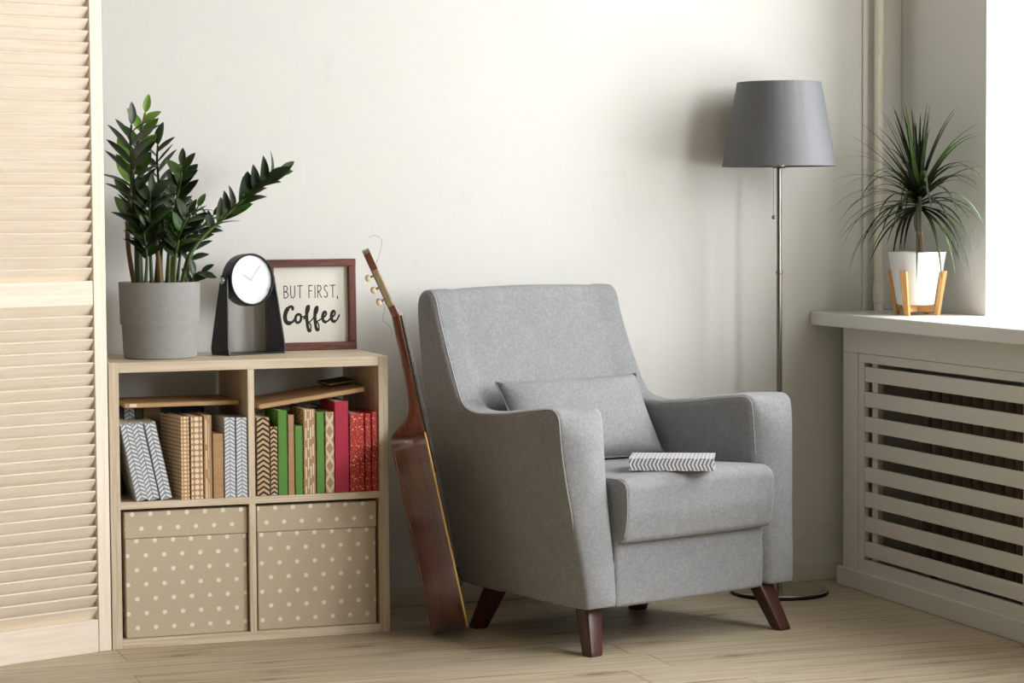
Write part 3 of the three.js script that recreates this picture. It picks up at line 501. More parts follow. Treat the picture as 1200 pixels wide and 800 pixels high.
  for (const s of stems) {
    const n = s.p.length, pts = s.p.map(([a, b], i) => px(a, b, 'z', C.z + mix(s.z[0], s.z[1], i / (n - 1))).sub(C));
    pts[0].y = 0.19;
    const st = mesh('stem', taperTube(pts, s.r, 28, 8), M[s.m], pl), cv = new THREE.CatmullRomCurve3(pts);
    const put = (pos, dir, len, face, wid) => {
      const y = dir.clone().normalize(), z = face.clone().addScaledVector(y, -face.dot(y)).normalize(), x = V().crossVectors(y, z), o = mesh('leaf', leaves[Math.floor(R() * 3)], M[s.leaf[Math.floor(R() * s.leaf.length)]], st);
      o.matrix.makeBasis(x, y, z).setPosition(pos); o.matrix.decompose(o.position, o.quaternion, o.scale); o.scale.set(len * wid, len, len);
    };
    for (let i = 0; i < s.n; i++) for (const side of [-1, 1]) {
      const t = mix(s.t0, 0.985, (i + 0.5 * (side > 0)) / s.n), pos = cv.getPointAt(Math.min(0.99, t)), tan = cv.getTangentAt(Math.min(0.99, t));
      let lat = V().crossVectors(tan, toCam).normalize().multiplyScalar(side);           // to the side of the stem as seen
      lat.addScaledVector(toCam, (R() - 0.45) * 0.9 * s.flat); lat.normalize();
      if (s.up && lat.y < 0) lat.addScaledVector(UPY, 0.9).addScaledVector(toCam, 0.5).normalize();
      const dir = tan.clone().multiplyScalar(0.78).addScaledVector(lat, s.spread * (0.75 + 0.25 * R()));
      const face = V().copy(tan).multiplyScalar(1.1).addScaledVector(toCam, s.flat * (0.2 + 0.9 * R())).addScaledVector(UPY, 0.25);
      put(pos, dir, 1.17 * s.len * (0.82 + 0.3 * R()) * (0.75 + 0.35 * Math.sin(Math.PI * clamp((t - s.t0) / (1 - s.t0) * 0.8 + 0.15))), face, 0.95 + 0.3 * R());
    }
    if (s.n) { const e = cv.getPointAt(1), t = cv.getTangentAt(1); put(e, t, s.tip * 0.9, toCam.clone().addScaledVector(V(R() - 0.5, 0.3, 0), 1.6), 0.85); }
  }
}
// ---------------------------------------------------------------- guitar leaning on the shelf
{
  const th = 0.206, out = V(0.966, 0, 0.2585), back = V(-0.2585, 0, 0.966);                 // 'out': away from the shelf as seen; 'back': across the width, towards the room
  const Lx = out.clone().multiplyScalar(-Math.sin(th)).add(V(0, Math.cos(th), 0)), N = out.clone().multiplyScalar(Math.cos(th)).add(V(0, Math.sin(th), 0));
  const g = thing('acoustic_guitar', 'brown acoustic guitar leaning edge-on between shelf and armchair', 'guitar', [0.8755, 0.003, 0.472]);
  g.matrix.makeBasis(back, Lx, N).setPosition(0.8755, 0.003, 0.472); g.matrix.decompose(g.position, g.quaternion, g.scale);
  // local: x across, y up the neck, z out of the soundboard
  const D = 0.1, half = [[0, 0], [0.06, 0.004], [0.115, 0.024], [0.158, 0.066], [0.181, 0.125], [0.176, 0.19], [0.15, 0.25], [0.125, 0.3], [0.12, 0.335], [0.127, 0.38], [0.139, 0.425], [0.14, 0.465], [0.125, 0.503], [0.09, 0.524], [0.045, 0.53], [0, 0.531]];
  const pts = [...half, ...half.slice(1, -1).reverse().map(([a, b]) => [-a, b])], cv = new THREE.CatmullRomCurve3(pts.map(([a, b]) => V(a, b * 1.036, 0)), true, 'centripetal'), ring = cv.getPoints(120);
  const shape = (k) => { const s = new THREE.Shape(); ring.forEach((p, i) => { const x = p.x * k, y = 0.275 + (p.y - 0.275) * k; i ? s.lineTo(x, y) : s.moveTo(x, y); }); return s; };
  const ext = (k, d, z, bev = 0.001) => uvBox(new THREE.ExtrudeGeometry(shape(k), { depth: d - 2 * bev, bevelEnabled: true, bevelSize: bev, bevelThickness: bev, bevelSegments: 2, curveSegments: 4 }).translate(0, 0, z + bev), 'y');
  const sides = toCreasedNormals(ext(0.994, D - 0.006, 0.003), 0.7); mesh('body', uvBox(sides, 'y'), M.guitar, g);
  mesh('back_plate', ext(0.999, 0.004, 0, 0.001), M.guitar, g);
  mesh('back_binding', new THREE.TubeGeometry(new THREE.CatmullRomCurve3(ring.slice(0, -1).map((p) => V(p.x * 0.997, 0.275 + (p.y - 0.275) * 0.997, 0.004)), true), 160, 0.0022, 6, true), std({ color: 0x4a2110, roughness: 0.4 }), g);
  const sb = new THREE.Shape(ring.map((p) => new THREE.Vector2(p.x * 0.999, 0.275 + (p.y - 0.275) * 0.999))); const hole = new THREE.Path(); hole.absarc(0, 0.375, 0.044, 0, Math.PI * 2, true); sb.holes.push(hole);
  mesh('soundboard', uvBox(new THREE.ExtrudeGeometry(sb, { depth: 0.003, bevelEnabled: false, curveSegments: 32 }).translate(0, 0, D - 0.003), 'y'), M.spruce, g);
  mesh('rosette', new THREE.RingGeometry(0.046, 0.058, 48).translate(0, 0.375, D + 0.0003), M.ebony, g);
  mesh('top_binding', new THREE.TubeGeometry(new THREE.CatmullRomCurve3(ring.slice(0, -1).map((p) => V(p.x * 0.998, 0.275 + (p.y - 0.275) * 0.998, D - 0.002)), true), 160, 0.003, 6, true), M.binding, g);
  mesh('bridge', box(0.19, 0.028, 0.009, 0, 0.135, D + 0.0045, 0.003, 'x'), M.ebony, g);
  // neck with heel: side profile swept as stacked sections
  const yN = 0.55, yNut = 0.878, sec = [];                                               // [y, zBack, halfWidth]
  for (let i = 0; i <= 40; i++) { const t = i / 40, y = mix(yN - 0.002, yNut, t), heel = Math.exp(-Math.pow((y - yN + 0.012) / 0.032, 2) * 0.5) + 0.18 * Math.exp(-Math.pow((y - yN) / 0.09, 2)); sec.push([y, mix(D - 0.026, D - 0.022, t) - 0.066 * Math.min(1, heel), mix(0.031, 0.026, t)]); }
  { const P = [], I = [], m = 12; sec.forEach(([y, zb, w]) => { for (let j = 0; j <= m; j++) { const a = Math.PI * j / m, depth = D - 0.002 - zb; P.push(-Math.cos(a) * w * (1 - 0.55 * smooth(0.04, 0.1, depth) * Math.sin(a)), y, D - 0.002 - Math.pow(Math.sin(a), 0.75) * depth); } }); for (let i = 0; i < sec.length - 1; i++) for (let j = 0; j < m; j++) { const a = i * (m + 1) + j, b = a + m + 1; I.push(a, a + 1, b + 1, a, b + 1, b); } const q = new THREE.BufferGeometry(); q.setAttribute('position', new THREE.Float32BufferAttribute(P, 3)); q.setIndex(I); q.computeVertexNormals(); const nm = q.attributes.normal; const uvq = uvBox(q, 'y'); mesh('neck', uvq, Object.assign(M.neckWood.clone(), { side: THREE.DoubleSide }), g); }
  mesh('fingerboard', span(-0.028, 0.028, 0.435, yNut, D, D + 0.006, 0.001, 'y'), M.ebony, g);
  for (let i = 1; i <= 12; i++) { const y = yNut - 0.66 * (1 - Math.pow(2, -i / 12)); mesh('fret', span(-0.028, 0.028, y - 0.001, y + 0.001, D + 0.0062, D + 0.0078, 0.0003), M.brass, g); }
  mesh('nut', span(-0.027, 0.027, yNut, yNut + 0.005, D - 0.001, D + 0.010, 0.001), M.cream, g);
  // headstock, tilted back
  const hs = new THREE.Group(); hs.name = 'headstock'; hs.position.set(0, yNut + 0.003, D - 0.001); hs.rotation.x = -0.215; g.add(hs);
  const hl = 0.2, slotS = new THREE.Shape(); slotS.moveTo(-0.026, 0); slotS.lineTo(0.026, 0); slotS.lineTo(0.037, 0.03); slotS.lineTo(0.036, hl - 0.012); slotS.lineTo(0.02, hl - 0.004); slotS.lineTo(0, hl); slotS.lineTo(-0.02, hl - 0.004); slotS.lineTo(-0.036, hl - 0.012); slotS.lineTo(-0.037, 0.03); slotS.closePath();
  for (const s of [-1, 1]) { const q = new THREE.Path(), a = s * 0.008, b = s * 0.024, lo = Math.min(a, b), hi = Math.max(a, b); q.moveTo(lo, 0.04); q.lineTo(lo, 0.15); q.lineTo(hi, 0.15); q.lineTo(hi, 0.04); q.closePath(); slotS.holes.push(q); }
  mesh('head_plate', uvBox(new THREE.ExtrudeGeometry(slotS, { depth: 0.018, bevelEnabled: true, bevelSize: 0.001, bevelThickness: 0.001, bevelSegments: 1 }).translate(0, 0, -0.019), 'y'), M.neckWood, hs);
  for (const s of [-1, 1]) {
    mesh('tuner_plate', span(s > 0 ? 0.0375 : -0.0393, s > 0 ? 0.0393 : -0.0375, 0.031, 0.14, -0.018, -0.002, 0.0008, 'y'), M.brass, hs);
    for (let i = 0; i < 3; i++) {
      const y = 0.047 + i * 0.036; mesh('string_roller', new THREE.CylinderGeometry(0.004, 0.004, 0.03, 12).rotateZ(Math.PI / 2).translate(s * 0.019, y, -0.010), M.cream, hs);
      mesh('tuner_gear', new THREE.CylinderGeometry(0.0055, 0.0055, 0.005, 14).rotateZ(Math.PI / 2).translate(s * 0.0415, y, -0.010), M.brass, hs);
      mesh('tuner_shaft', new THREE.CylinderGeometry(0.0019, 0.0019, 0.026, 8).rotateX(Math.PI / 2).translate(s * 0.0425, y + 0.006, -0.020), M.brass, hs);
      mesh('tuning_button', new THREE.SphereGeometry(1, 16, 10).scale(0.0042, 0.0088, 0.0078).translate(s * 0.0425, y + 0.006, -0.036), M.cream, hs);
    }
  }
  for (let i = 0; i < 6; i++) { const x = -0.022 + i * 0.0088; mesh('string', tube([V(x * 1.25, 0.135, D + 0.0125), V(x, yNut + 0.004, D + 0.011)], 0.0005, 2, 5), M.steel, g); }
  const wire = std({ color: 0x5d5f60, roughness: 0.4, metalness: 0.5 });
  mesh('loose_string', tube([V(0.0, 0.15, -0.002), V(0.0, 0.172, 0.02), V(-0.01, 0.205, 0.042), V(0, 0.225, 0.03), V(0, 0.226, 0.012)], 0.00045, 24, 5), wire, hs);
  mesh('loose_string', tube([V(0.036, 0.05, -0.018), V(0.04, 0.024, -0.034), V(0.036, 0.006, -0.046), V(0.04, -0.014, -0.038), V(0.04, -0.034, -0.036), V(0.04, -0.04, -0.042)], 0.0005, 24, 5), wire, hs);
}
// ---------------------------------------------------------------- armchair
const CH = { x: 1.4793, z: 0.8154, turn: 0.3467 };
{
  const ch = thing('armchair', 'light grey upholstered armchair with dark tapered wooden legs', 'armchair', [CH.x, 0, CH.z], CH.turn);
  // outline of the side as seen from the side: z forward, y up
  const armP = [[0.02, 0.121], [0.038, 0.125], [0.034, 0.2], [0.024, 0.30], [0.013, 0.40], [0.005, 0.52], [0.001, 0.60], [-0.004, 0.632], [-0.02, 0.648], [-0.045, 0.652], [-0.1, 0.645], [-0.18, 0.634], [-0.27, 0.621], [-0.36, 0.613], [-0.44, 0.612], [-0.495, 0.622], [-0.535, 0.648], [-0.572, 0.71], [-0.611, 0.79], [-0.645, 0.875], [-0.656, 0.915], [-0.674, 0.934], [-0.70, 0.936], [-0.722, 0.922], [-0.73, 0.895], [-0.722, 0.80], [-0.69, 0.6], [-0.635, 0.35], [-0.58, 0.14], [-0.565, 0.122]];
  const backP = [[-0.36, 0.30], [-0.47, 0.5], [-0.572, 0.705], [-0.611, 0.79], [-0.645, 0.878], [-0.656, 0.918], [-0.674, 0.938], [-0.70, 0.941], [-0.723, 0.926], [-0.732, 0.9], [-0.722, 0.80], [-0.69, 0.6], [-0.635, 0.35], [-0.58, 0.14], [-0.565, 0.122], [-0.38, 0.121], [-0.36, 0.123]];
  const poly = (P) => (z, y) => { let d = 1e9, s = 1; for (let i = 0, j = P.length - 1; i < P.length; j = i++) { const ex = P[j][0] - P[i][0], ey = P[j][1] - P[i][1], wx = z - P[i][0], wy = y - P[i][1], t = clamp((wx * ex + wy * ey) / (ex * ex + ey * ey)), bx = wx - ex * t, by = wy - ey * t; d = Math.min(d, bx * bx + by * by); const c1 = y >= P[i][1], c2 = y < P[j][1], c3 = ex * wy > ey * wx; if ((c1 && c2 && c3) || (!c1 && !c2 && !c3)) s = -s; } return s * Math.sqrt(d); };
  const sm = (P, n = 1) => { for (let k = 0; k < n; k++) { const Q = []; P.forEach((p, i) => { const q = P[(i + 1) % P.length]; Q.push([0.75 * p[0] + 0.25 * q[0], 0.75 * p[1] + 0.25 * q[1]], [0.25 * p[0] + 0.75 * q[0], 0.25 * p[1] + 0.75 * q[1]]); }); P = Q; } return P; };
  const pa = poly(sm(armP)), pb = poly(sm(backP));
  const hw = (y, z) => { const f = clamp(-z / 0.65), front = 0.378 + 0.048 * smooth(0.08, 0.62, y), rear = 0.318 + 0.022 * clamp((y - 0.12) / 0.5); return mix(front, rear, smooth(0, 1, f)); };
  const hin = (y, z) => 0.272 - 0.004 * clamp(-z / 0.6);
  const ext = (d2, dx, r) => { const a = d2 + r, b = dx + r; return Math.min(Math.max(a, b), 0) + Math.hypot(Math.max(a, 0), Math.max(b, 0)) - r; };
  const dArm = (x, y, z) => { const a = Math.abs(x), o = a - hw(y, z), i = hin(y, z) - a; const m = (hw(y, z) + hin(y, z)) / 2, q = clamp((a - m) / 0.075, -1, 1), bu = 1 - q * q, d2 = pa(z - 0.03 * bu * smooth(-0.2, 0.0, z), y - 0.008 * bu * smooth(-0.5, -0.3, z)) + 0.034 * bu * Math.exp(-((z - 0.025) ** 2 + (y - 0.655) ** 2) / 0.0026); return Math.max(ext(d2, o, 0.009), ext(d2, i, 0.02)); };
  const dBack = (x, y, z) => { const crown = 0.02 * (1 - Math.pow(Math.min(1, Math.abs(x) / 0.35), 2)) * smooth(0.3, 0.6, y); return ext(pb(z - crown * 0.6 - 0.005 * smooth(0.6, 0.7, y), y - crown * 0.6 * smooth(0.7, 0.95, y)), Math.abs(x) - hw(y, z) + 0.0005, 0.013); };
  const dApron = (x, y, z) => { const q = [Math.abs(x) - 0.272, Math.abs(y - 0.222) - 0.1, Math.abs(z + 0.262) - 0.304 - 0.008 * (1 - Math.pow(x / 0.28, 2))].map((v) => v + 0.01); return Math.hypot(...q.map((v) => Math.max(v, 0))) + Math.min(Math.max(...q), 0) - 0.01; };
  const smin = (a, b, k) => { const h = Math.max(k - Math.abs(a - b), 0) / k; return Math.min(a, b) - h * h * k * 0.25; };
  const body = (x, y, z) => { const lo = y < 0.1 || z > 0.12; if (lo) return 0.05; return Math.min(smin(dArm(x, y, z), dBack(x, y, z), 0.03 * smooth(0.35, 0.55, y) + 1e-4), dApron(x, y, z)); };
  const net = surfaceNets(body, [-0.46, 0.105, -0.82], [0.46, 0.985, 0.095], 0.0062);
  const part = (x, y, z) => { const a = dArm(x, y, z), b = dBack(x, y, z), c = dApron(x, y, z); if (c <= a && c <= b) return 'apron'; if (z < -0.5 + 0.25 * (y - 0.6) * 0 || b < a - 0.002) return z < -0.47 ? 'back' : (b < a ? 'back' : 'arm'); return 'arm'; };
  mesh('backrest', netGeometry(net, (x, y, z) => part(x, y, z) === 'back'), M.fabric, ch);
  mesh('arm', netGeometry(net, (x, y, z) => part(x, y, z) === 'arm' && x < 0), M.fabric, ch);
  mesh('arm', netGeometry(net, (x, y, z) => part(x, y, z) === 'arm' && x >= 0), M.fabric, ch);
  mesh('apron', netGeometry(net, (x, y, z) => part(x, y, z) === 'apron'), M.fabric, ch);
  // stitched seams along the outer edge of both sides and the inner edge of the arm fronts
  const outline = sm(armP.slice(0, 25), 1).slice(0, 48);
  for (const s of [-1, 1]) {
    const pts = outline.filter(([, y]) => y > 0.13).map(([z, y]) => { const e = 0.0035; const x = hw(y, z) - 0.0025; return V(s * x, y, z); }).map((p) => { for (let k = 0; k < 3; k++) { const d = body(p.x, p.y, p.z) - 0.0003, e = 0.002, gy = body(p.x, p.y + e, p.z) - body(p.x, p.y - e, p.z), gz = body(p.x, p.y, p.z + e) - body(p.x, p.y, p.z - e), l = Math.hypot(gy, gz) || 1; p.y -= d * gy / l; p.z -= d * gz / l; } return p; });
    mesh('seam', tube(pts, 0.0017, 160, 5), M.piping, ch);
    const inner = outline.filter(([z, y]) => y > 0.45 && z > -0.42).map(([z, y]) => { const p = V(s * (hin(y, z) + 0.005), y, z); for (let k = 0; k < 4; k++) { const d = body(p.x, p.y, p.z) - 0.0003, e = 0.002, gy = body(p.x, p.y + e, p.z) - body(p.x, p.y - e, p.z), gz = body(p.x, p.y, p.z + e) - body(p.x, p.y, p.z - e), l = Math.hypot(gy, gz) || 1; p.y -= d * gy / l; p.z -= d * gz / l; } return p; });
    mesh('seam', tube(inner, 0.0015, 100, 5), M.piping, ch);
  }
  // seat cushion
  const cu = (x, y, z) => {
    const k = 1 - Math.pow(x / 0.27, 2), y0 = 0.294, y1 = 0.464 + 0.012 * k - 0.02 * clamp(-z / 0.45), zf = 0.088 + 0.008 * k - 0.012 * smooth(0.38, 0.29, y);
    const a = Math.abs(x) - 0.27, py = Math.max(y - y1, y0 - y), pz = Math.max(z - zf, -0.5 - z), r = y > 0.38 ? 0.036 : 0.018, u = py + r, v = pz + r;
    return ext(Math.min(Math.max(u, v), 0) + Math.hypot(Math.max(u, 0), Math.max(v, 0)) - r, a, 0.011);
  };
  mesh('seat_cushion', netGeometry(surfaceNets(cu, [-0.3, 0.275, -0.44], [0.3, 0.5, 0.115], 0.0055)), M.fabric, ch);
  for (const s of [-1, 1]) { const pts = [[0.07, 0.296], [0.08, 0.33], [0.088, 0.37], [0.086, 0.415], [0.076, 0.445], [0.05, 0.462], [0.0, 0.4645]].map(([z, y]) => V(s * 0.2672, y, z)).map((p) => { for (let k = 0; k < 4; k++) { const d = cu(p.x, p.y, p.z) - 0.0004, e = 0.002, gy = cu(p.x, p.y + e, p.z) - cu(p.x, p.y - e, p.z), gz = cu(p.x, p.y, p.z + e) - cu(p.x, p.y, p.z - e), l = Math.hypot(gy, gz) || 1; p.y -= d * gy / l; p.z -= d * gz / l; } return p; }); mesh('seam', tube(pts, 0.0014, 40, 5), M.piping, ch); }
  // legs
  const leg = (tx, tz, fx, fz, w0, w1) => { const g = new RoundedBoxGeometry(1, 1, 1, 2, 0.09), p = g.attributes.position; for (let i = 0; i < p.count; i++) { const t = p.getY(i) + 0.5, w = mix(w1, w0, t); p.setXYZ(i, mix(fx, tx, t) + p.getX(i) * w, t * 0.137, mix(fz, tz, t) + p.getZ(i) * w); } g.computeVertexNormals(); return uvBox(toCreasedNormals(g, 0.5), 'y'); };
  mesh('leg', leg(-0.313, -0.022, -0.336, 0.022, 0.054, 0.04), M.legWood, ch); mesh('leg', leg(0.292, 0.0, 0.322, 0.062, 0.054, 0.04), M.legWood, ch);
  mesh('leg', leg(-0.275, -0.45, -0.303, -0.512, 0.054, 0.04), M.legWood, ch); mesh('leg', leg(0.245, -0.42, 0.245, -0.455, 0.054, 0.042), M.legWood, ch);
  ch.updateMatrixWorld();
  const world = (x, y, z) => ch.localToWorld(V(x, y, z));
  // lumbar cushion
  {
    const W = 0.525, H = 0.262, T = 0.062, n = 28, m = 20, P = [], I = [], R = rng(4);
    for (const s of [1, -1]) for (let j = 0; j <= m; j++) for (let i = 0; i <= n; i++) {
      const u = i / n * 2 - 1, v = j / m * 2 - 1, x = W / 2 * u * (1 - 0.055 * (1 - v * v)), y = H / 2 * v * (1 - 0.06 * (1 - u * u)), k = Math.pow(Math.max(0, (1 - u ** 4) * (1 - v ** 4)), 0.55);
      P.push(x, y, s * T * (k * (0.8 + 0.2 * (1 - u * u)) + 0.012 * Math.sin(9 * u + 4 * v) * k * k));
    }
    const q = (n + 1) * (m + 1); for (const s of [0, 1]) for (let j = 0; j < m; j++) for (let i = 0; i < n; i++) { const a = s * q + j * (n + 1) + i, b = a + 1, c = a + n + 1, d = c + 1; s ? I.push(a, c, b, b, c, d) : I.push(a, b, c, b, d, c); }
    let g = new THREE.BufferGeometry(); g.setAttribute('position', new THREE.Float32BufferAttribute(P, 3)); g.setIndex(I); g = mergeVertices(g, 1e-5); g.computeVertexNormals(); g = uvBox(g, 'x', 0.3, 0.7);
    const at = world(0.0, 0.576, -0.414), cu2 = thing('lumbar_cushion', 'rectangular grey cushion propped against the armchair backrest', 'cushion', at.toArray());
    cu2.rotation.set(0, 0, 0); cu2.quaternion.setFromEuler(new THREE.Euler(-0.5, 0, 0)).premultiply(new THREE.Quaternion().setFromAxisAngle(V(0, 1, 0), CH.turn));
    mesh('cushion_cover', g, M.fabric, cu2);
    mesh('edge_seam', tube(Array.from({ length: 80 }, (_, i) => { const t = i / 80 * 4, k = Math.floor(t), f = (t - k) * 2 - 1, [u, v] = [[f, -1], [1, f], [-f, 1], [-1, -f]][k]; return V(W / 2 * u * (1 - 0.055 * (1 - v * v)), H / 2 * v * (1 - 0.06 * (1 - u * u)), 0); }), 0.0022, 160, 5, true), M.fabric, cu2);
  }
  // book lying on the seat
  {
    const a = px(737, 551, 'y', 0.476), ang = 0.44, L = 0.226, b = a.clone().add(V(Math.cos(ang) * L, 0, Math.sin(ang) * L)), turn = -ang, D = 0.15, T = 0.0335;
    const o = thing('book', 'grey and white chevron book lying on the armchair seat', 'book', [(a.x + b.x) / 2, 0.475, (a.z + b.z) / 2], turn);
    const tex = pixelTex(256, 256, (u, v) => { const s = v + Math.abs(u - 0.5) * 1.5, f = s - Math.floor(s); return lerp3([112, 114, 120], [226, 226, 228], f < 0.48 ? 0 : 1); }, T, 0.0103);
    const m = std({ map: tex, roughness: 0.75 }), bt = 0.0026;
    const cov = merge([box(T, bt, 0, 0, 0, 0, 0)].slice(1).concat([box(L, bt, D, 0, bt / 2, -D / 2, 0.0008, 'z', T / 2), box(L, bt, D, 0, T - bt / 2, -D / 2, 0.0008, 'z', T / 2), box(L, T, bt, 0, T / 2, -bt / 2, 0.001, 'y', 0)]));
    mesh('cover', cov, m, o); mesh('pages', box(L - 0.008, T - 2 * bt - 0.0004, D - 0.008, 0, T / 2, -D / 2, 0, 'x'), M.paper, o);
  }
}
// ---------------------------------------------------------------- floor lamp
{
  const c = px(913, 250, 'z', 0.192), l = thing('floor_lamp', 'floor lamp with grey tapered fabric shade and slim metal pole', 'floor lamp', [c.x, 0, 0.192]);
  const zc = 0.192, y0 = px(913, 195, 'z', zc).y, y1 = px(913, 96.5, 'z', zc).y, rb = 0.1715, rt = 0.1265;
  mesh('base', lathe([[0.001, 0.022], [0.02, 0.022], [0.03, 0.02], [0.1, 0.0175], [0.138, 0.016], [0.146, 0.0135], [0.147, 0.0105]], 72), M.steelLight, l);
  mesh('base_rim', lathe([[0.001, 0.0], [0.146, 0.0], [0.149, 0.003], [0.149, 0.009], [0.146, 0.0105], [0.12, 0.0105]], 72), M.blackRubber, l);
  const ys = px(913, 319, 'z', zc).y;
  mesh('pole', lathe([[0.0085, 0.015], [0.0085, ys - 0.004]], 24), M.steel, l);
  mesh('pole_joint', lathe([[0.0085, ys - 0.006], [0.0105, ys - 0.004], [0.0105, ys + 0.003], [0.0085, ys + 0.005]], 24), M.steel, l);
  mesh('upper_pole', lathe([[0.0078, ys], [0.0078, y0 + 0.01]], 24), M.steel, l);
  mesh('socket', lathe([[0.0078, y0 - 0.006], [0.02, y0 - 0.005], [0.0225, y0 + 0.002], [0.0225, y0 + 0.012], [0.015, y0 + 0.03], [0.015, y0 + 0.09], [0.001, y0 + 0.095]], 28), M.steel, l);
  mesh('bulb', lathe([[0.011, y0 + 0.09], [0.014, y0 + 0.11], [0.028, y0 + 0.14], [0.03, y0 + 0.155], [0.022, y0 + 0.178], [0.001, y0 + 0.188]], 24), M.potWhite, l);
  const shade = mesh('lamp_shade', lathe([[rb, y0], [rt, y1], [rt - 0.0018, y1], [rb - 0.0018, y0], [rb, y0]], 96), M.shade, l);
  { const g = shade.geometry, p = g.attributes.position, uv = g.attributes.uv; for (let i = 0; i < p.count; i++) uv.setXY(i, uv.getX(i) * 1.0, p.getY(i)); const q = toCreasedNormals(g, 0.6); shade.geometry = q; }
  mesh('shade_spider', merge([0, 1, 2].map((i) => new THREE.CylinderGeometry(0.0018, 0.0018, rb - 0.02, 6).rotateZ(Math.PI / 2).translate((rb - 0.02) / 2 + 0.012, y0 + 0.02, 0).rotateY(i * 2.094 + 0.4))), M.steel, l);
  const yb = px(906, 253, 'z', zc).y, dx = px(905.5, 220, 'z', zc).x - c.x;
  mesh('pull_chain', tube([V(dx, y0 + 0.006, 0.006), V(dx, yb, 0.006)], 0.001, 4, 6), M.steel, l);
  mesh('pull_knob', new THREE.SphereGeometry(0.0062, 16, 12).translate(dx, yb - 0.004, 0.006), M.steel, l);
  const cordZ = 0.02 - zc, q = (a, b, z) => { const v = px(a, b, 'z', z); return V(v.x - c.x, v.y, z - zc); };
  mesh('cord', tube([V(0.02, 0.012, -0.14), q(905, 668, 0.03), q(925, 645, 0.02), q(945, 625, 0.016), q(962, 614.5, 0.016), q(976, 615.5, 0.016), q(992, 624, 0.016), q(1003, 632, 0.016)], 0.0022, 60, 6), M.shadeLining, l);
}
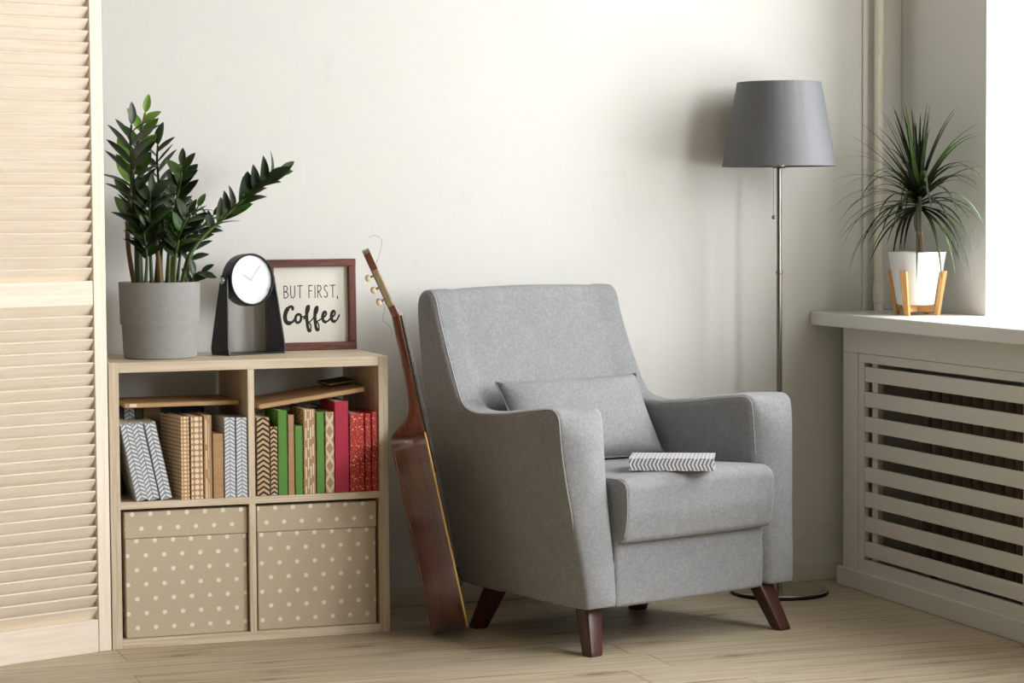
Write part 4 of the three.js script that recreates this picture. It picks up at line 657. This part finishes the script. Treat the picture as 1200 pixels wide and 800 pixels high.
// ---------------------------------------------------------------- spiky plant on the sill
{
  const C = V(2.440, 0.847, 0.362), p = thing('potted_dracaena', 'spiky dracaena in a white pot on a bamboo stand on the sill', 'plant', C.toArray());
  const rimY = px(1076, 295, 'z', C.z).y - 0.847, botY = px(1076, 357, 'z', C.z).y - 0.847;
  mesh('pot', lathe([[0.001, botY], [0.057, botY], [0.061, botY + 0.004], [0.0865, rimY - 0.003], [0.0872, rimY], [0.0842, rimY], [0.083, rimY - 0.01]], 64), M.potWhite, p);
  mesh('soil', new THREE.CircleGeometry(0.083, 36).rotateX(-Math.PI / 2).translate(0, rimY - 0.008, 0), M.soil, p);
  const st = new THREE.Group(); st.name = 'bamboo_stand'; p.add(st);
  const ty = px(1076, 317, 'z', C.z).y - 0.847;
  for (let i = 0; i < 4; i++) {
    const a = 0.62 + i * Math.PI / 2, g = box(0.013, ty, 0.0205, 0, ty / 2, 0, 0.0015, 'y', i * 0.1, i * 0.2), q = g.attributes.position;
    for (let k = 0; k < q.count; k++) { const t = q.getY(k) / ty; q.setXYZ(k, q.getX(k) + mix(0.066, 0.0885, t), q.getY(k), q.getZ(k) * mix(0.85, 1, t)); }
    g.computeVertexNormals(); g.rotateY(a); mesh('leg', g, M.bamboo, st);
  }
  for (let i = 0; i < 2; i++) mesh('crossbar', box(0.128, 0.019, 0.012, 0, botY - 0.0105 - 0.0002 * i, 0, 0.0015, 'x').rotateY(0.62 + i * Math.PI / 2), M.bamboo, st);
  const tx = (a, b, dz = 0) => px(a, b, 'z', C.z + dz).sub(C), top = tx(1077, 236), bark = std({ color: 0x6b5a45, roughness: 0.9 });
  mesh('trunk', taperTube([V(0.004, rimY - 0.02, 0), tx(1079, 290), tx(1078, 270), tx(1077, 250), top], [0.0095, 0.0095, 0.0085, 0.0085, 0.007], 24, 10), bark, p);
  mesh('trunk', taperTube([tx(1076, 275, 0.006), tx(1073, 262, 0.01), tx(1073, 248, 0.01)], [0.005, 0.006, 0.005], 10, 8), bark, p);
  const R = rng(303), mats = ['leafA', 'leafB', 'leafC']; M.leafA = leafMat(0x1b2410, { roughness: 0.6, clearcoat: 0, specularIntensity: 0.5 }); M.leafB = leafMat(0x283615, { roughness: 0.6, clearcoat: 0, specularIntensity: 0.5 }); M.leafC = leafMat(0x4d6b28, { roughness: 0.5 });
  const blade = (base, az, el, len, droop, w, m) => {
    const dir = V(Math.cos(az) * Math.cos(el), Math.sin(el), Math.sin(az) * Math.cos(el)), n = 12, P = [], I = [], pos = base.clone(), v = dir.clone(), side = V(-Math.sin(az), 0, Math.cos(az)), step = len / n;
    for (let i = 0; i <= n; i++) {
      const t = i / n, ww = w * (t < 0.12 ? mix(0.6, 1, t / 0.12) : Math.pow(1 - (t - 0.12) / 0.88, 0.75)), nrm = V().crossVectors(side, v).normalize();
      for (const k of [-1, 0, 1]) { const q = pos.clone().addScaledVector(side, k * ww).addScaledVector(nrm, Math.abs(k) * ww * -0.3); P.push(q.x, q.y, q.z); }
      v.y -= droop * step * (0.35 + 1.3 * t); v.normalize(); pos.addScaledVector(v, step);
      // stay clear of the wall behind and beside
      const wx = WALLX - 0.012 - C.x, wz = 0.03 - C.z; if (pos.x > wx) { pos.x = wx - 0.002; v.x = Math.min(v.x, 0); } if (pos.z < wz) { pos.z = wz; v.z = Math.max(v.z, 0); } if (pos.y < 0.012) pos.y = 0.012;
    }
    for (let i = 0; i < n; i++) for (let k = 0; k < 2; k++) { const a = i * 3 + k; I.push(a, a + 1, a + 4, a, a + 4, a + 3); }
    const g = new THREE.BufferGeometry(); g.setAttribute('position', new THREE.Float32BufferAttribute(P, 3)); g.setIndex(I); g.computeVertexNormals(); mesh('leaf', g, M[m], p);
  };
  const N = 110;
  for (let i = 0; i < N; i++) {
    const h = i / N, az0 = i * 2.39996 + R() * 0.5, az = Math.cos(az0) > 0.22 ? (Math.sin(az0) > -0.25 ? 1.18 + 0.3 * R() : -1.25 - 0.15 * R()) : az0, el = mix(-0.25, 1.42, Math.pow(h, 0.9)) + (R() - 0.5) * 0.3, low = 1 - h;
    const base = V(top.x + (R() - 0.5) * 0.012, top.y - 0.02 + 0.055 * h, (R() - 0.5) * 0.012);
    const nearWall = Math.sin(az) > 0.5 ? 1.08 : 1;
    blade(base, az, el, mix(0.235, 0.325, R()) * (h > 0.85 ? 0.82 : 1) * nearWall, mix(3.5, 8, R()) * (h > 0.7 ? 0.5 : 1) * (R() < 0.15 ? 0.3 : 1), 0.0068 * (0.8 + 0.45 * R()), R() < 0.1 ? 'leafC' : R() < 0.5 ? 'leafA' : 'leafB');
  }
}
scene.traverse((o) => { if (o.isMesh) { o.castShadow = true; o.receiveShadow = true; } });
renderer.render(scene, camera);
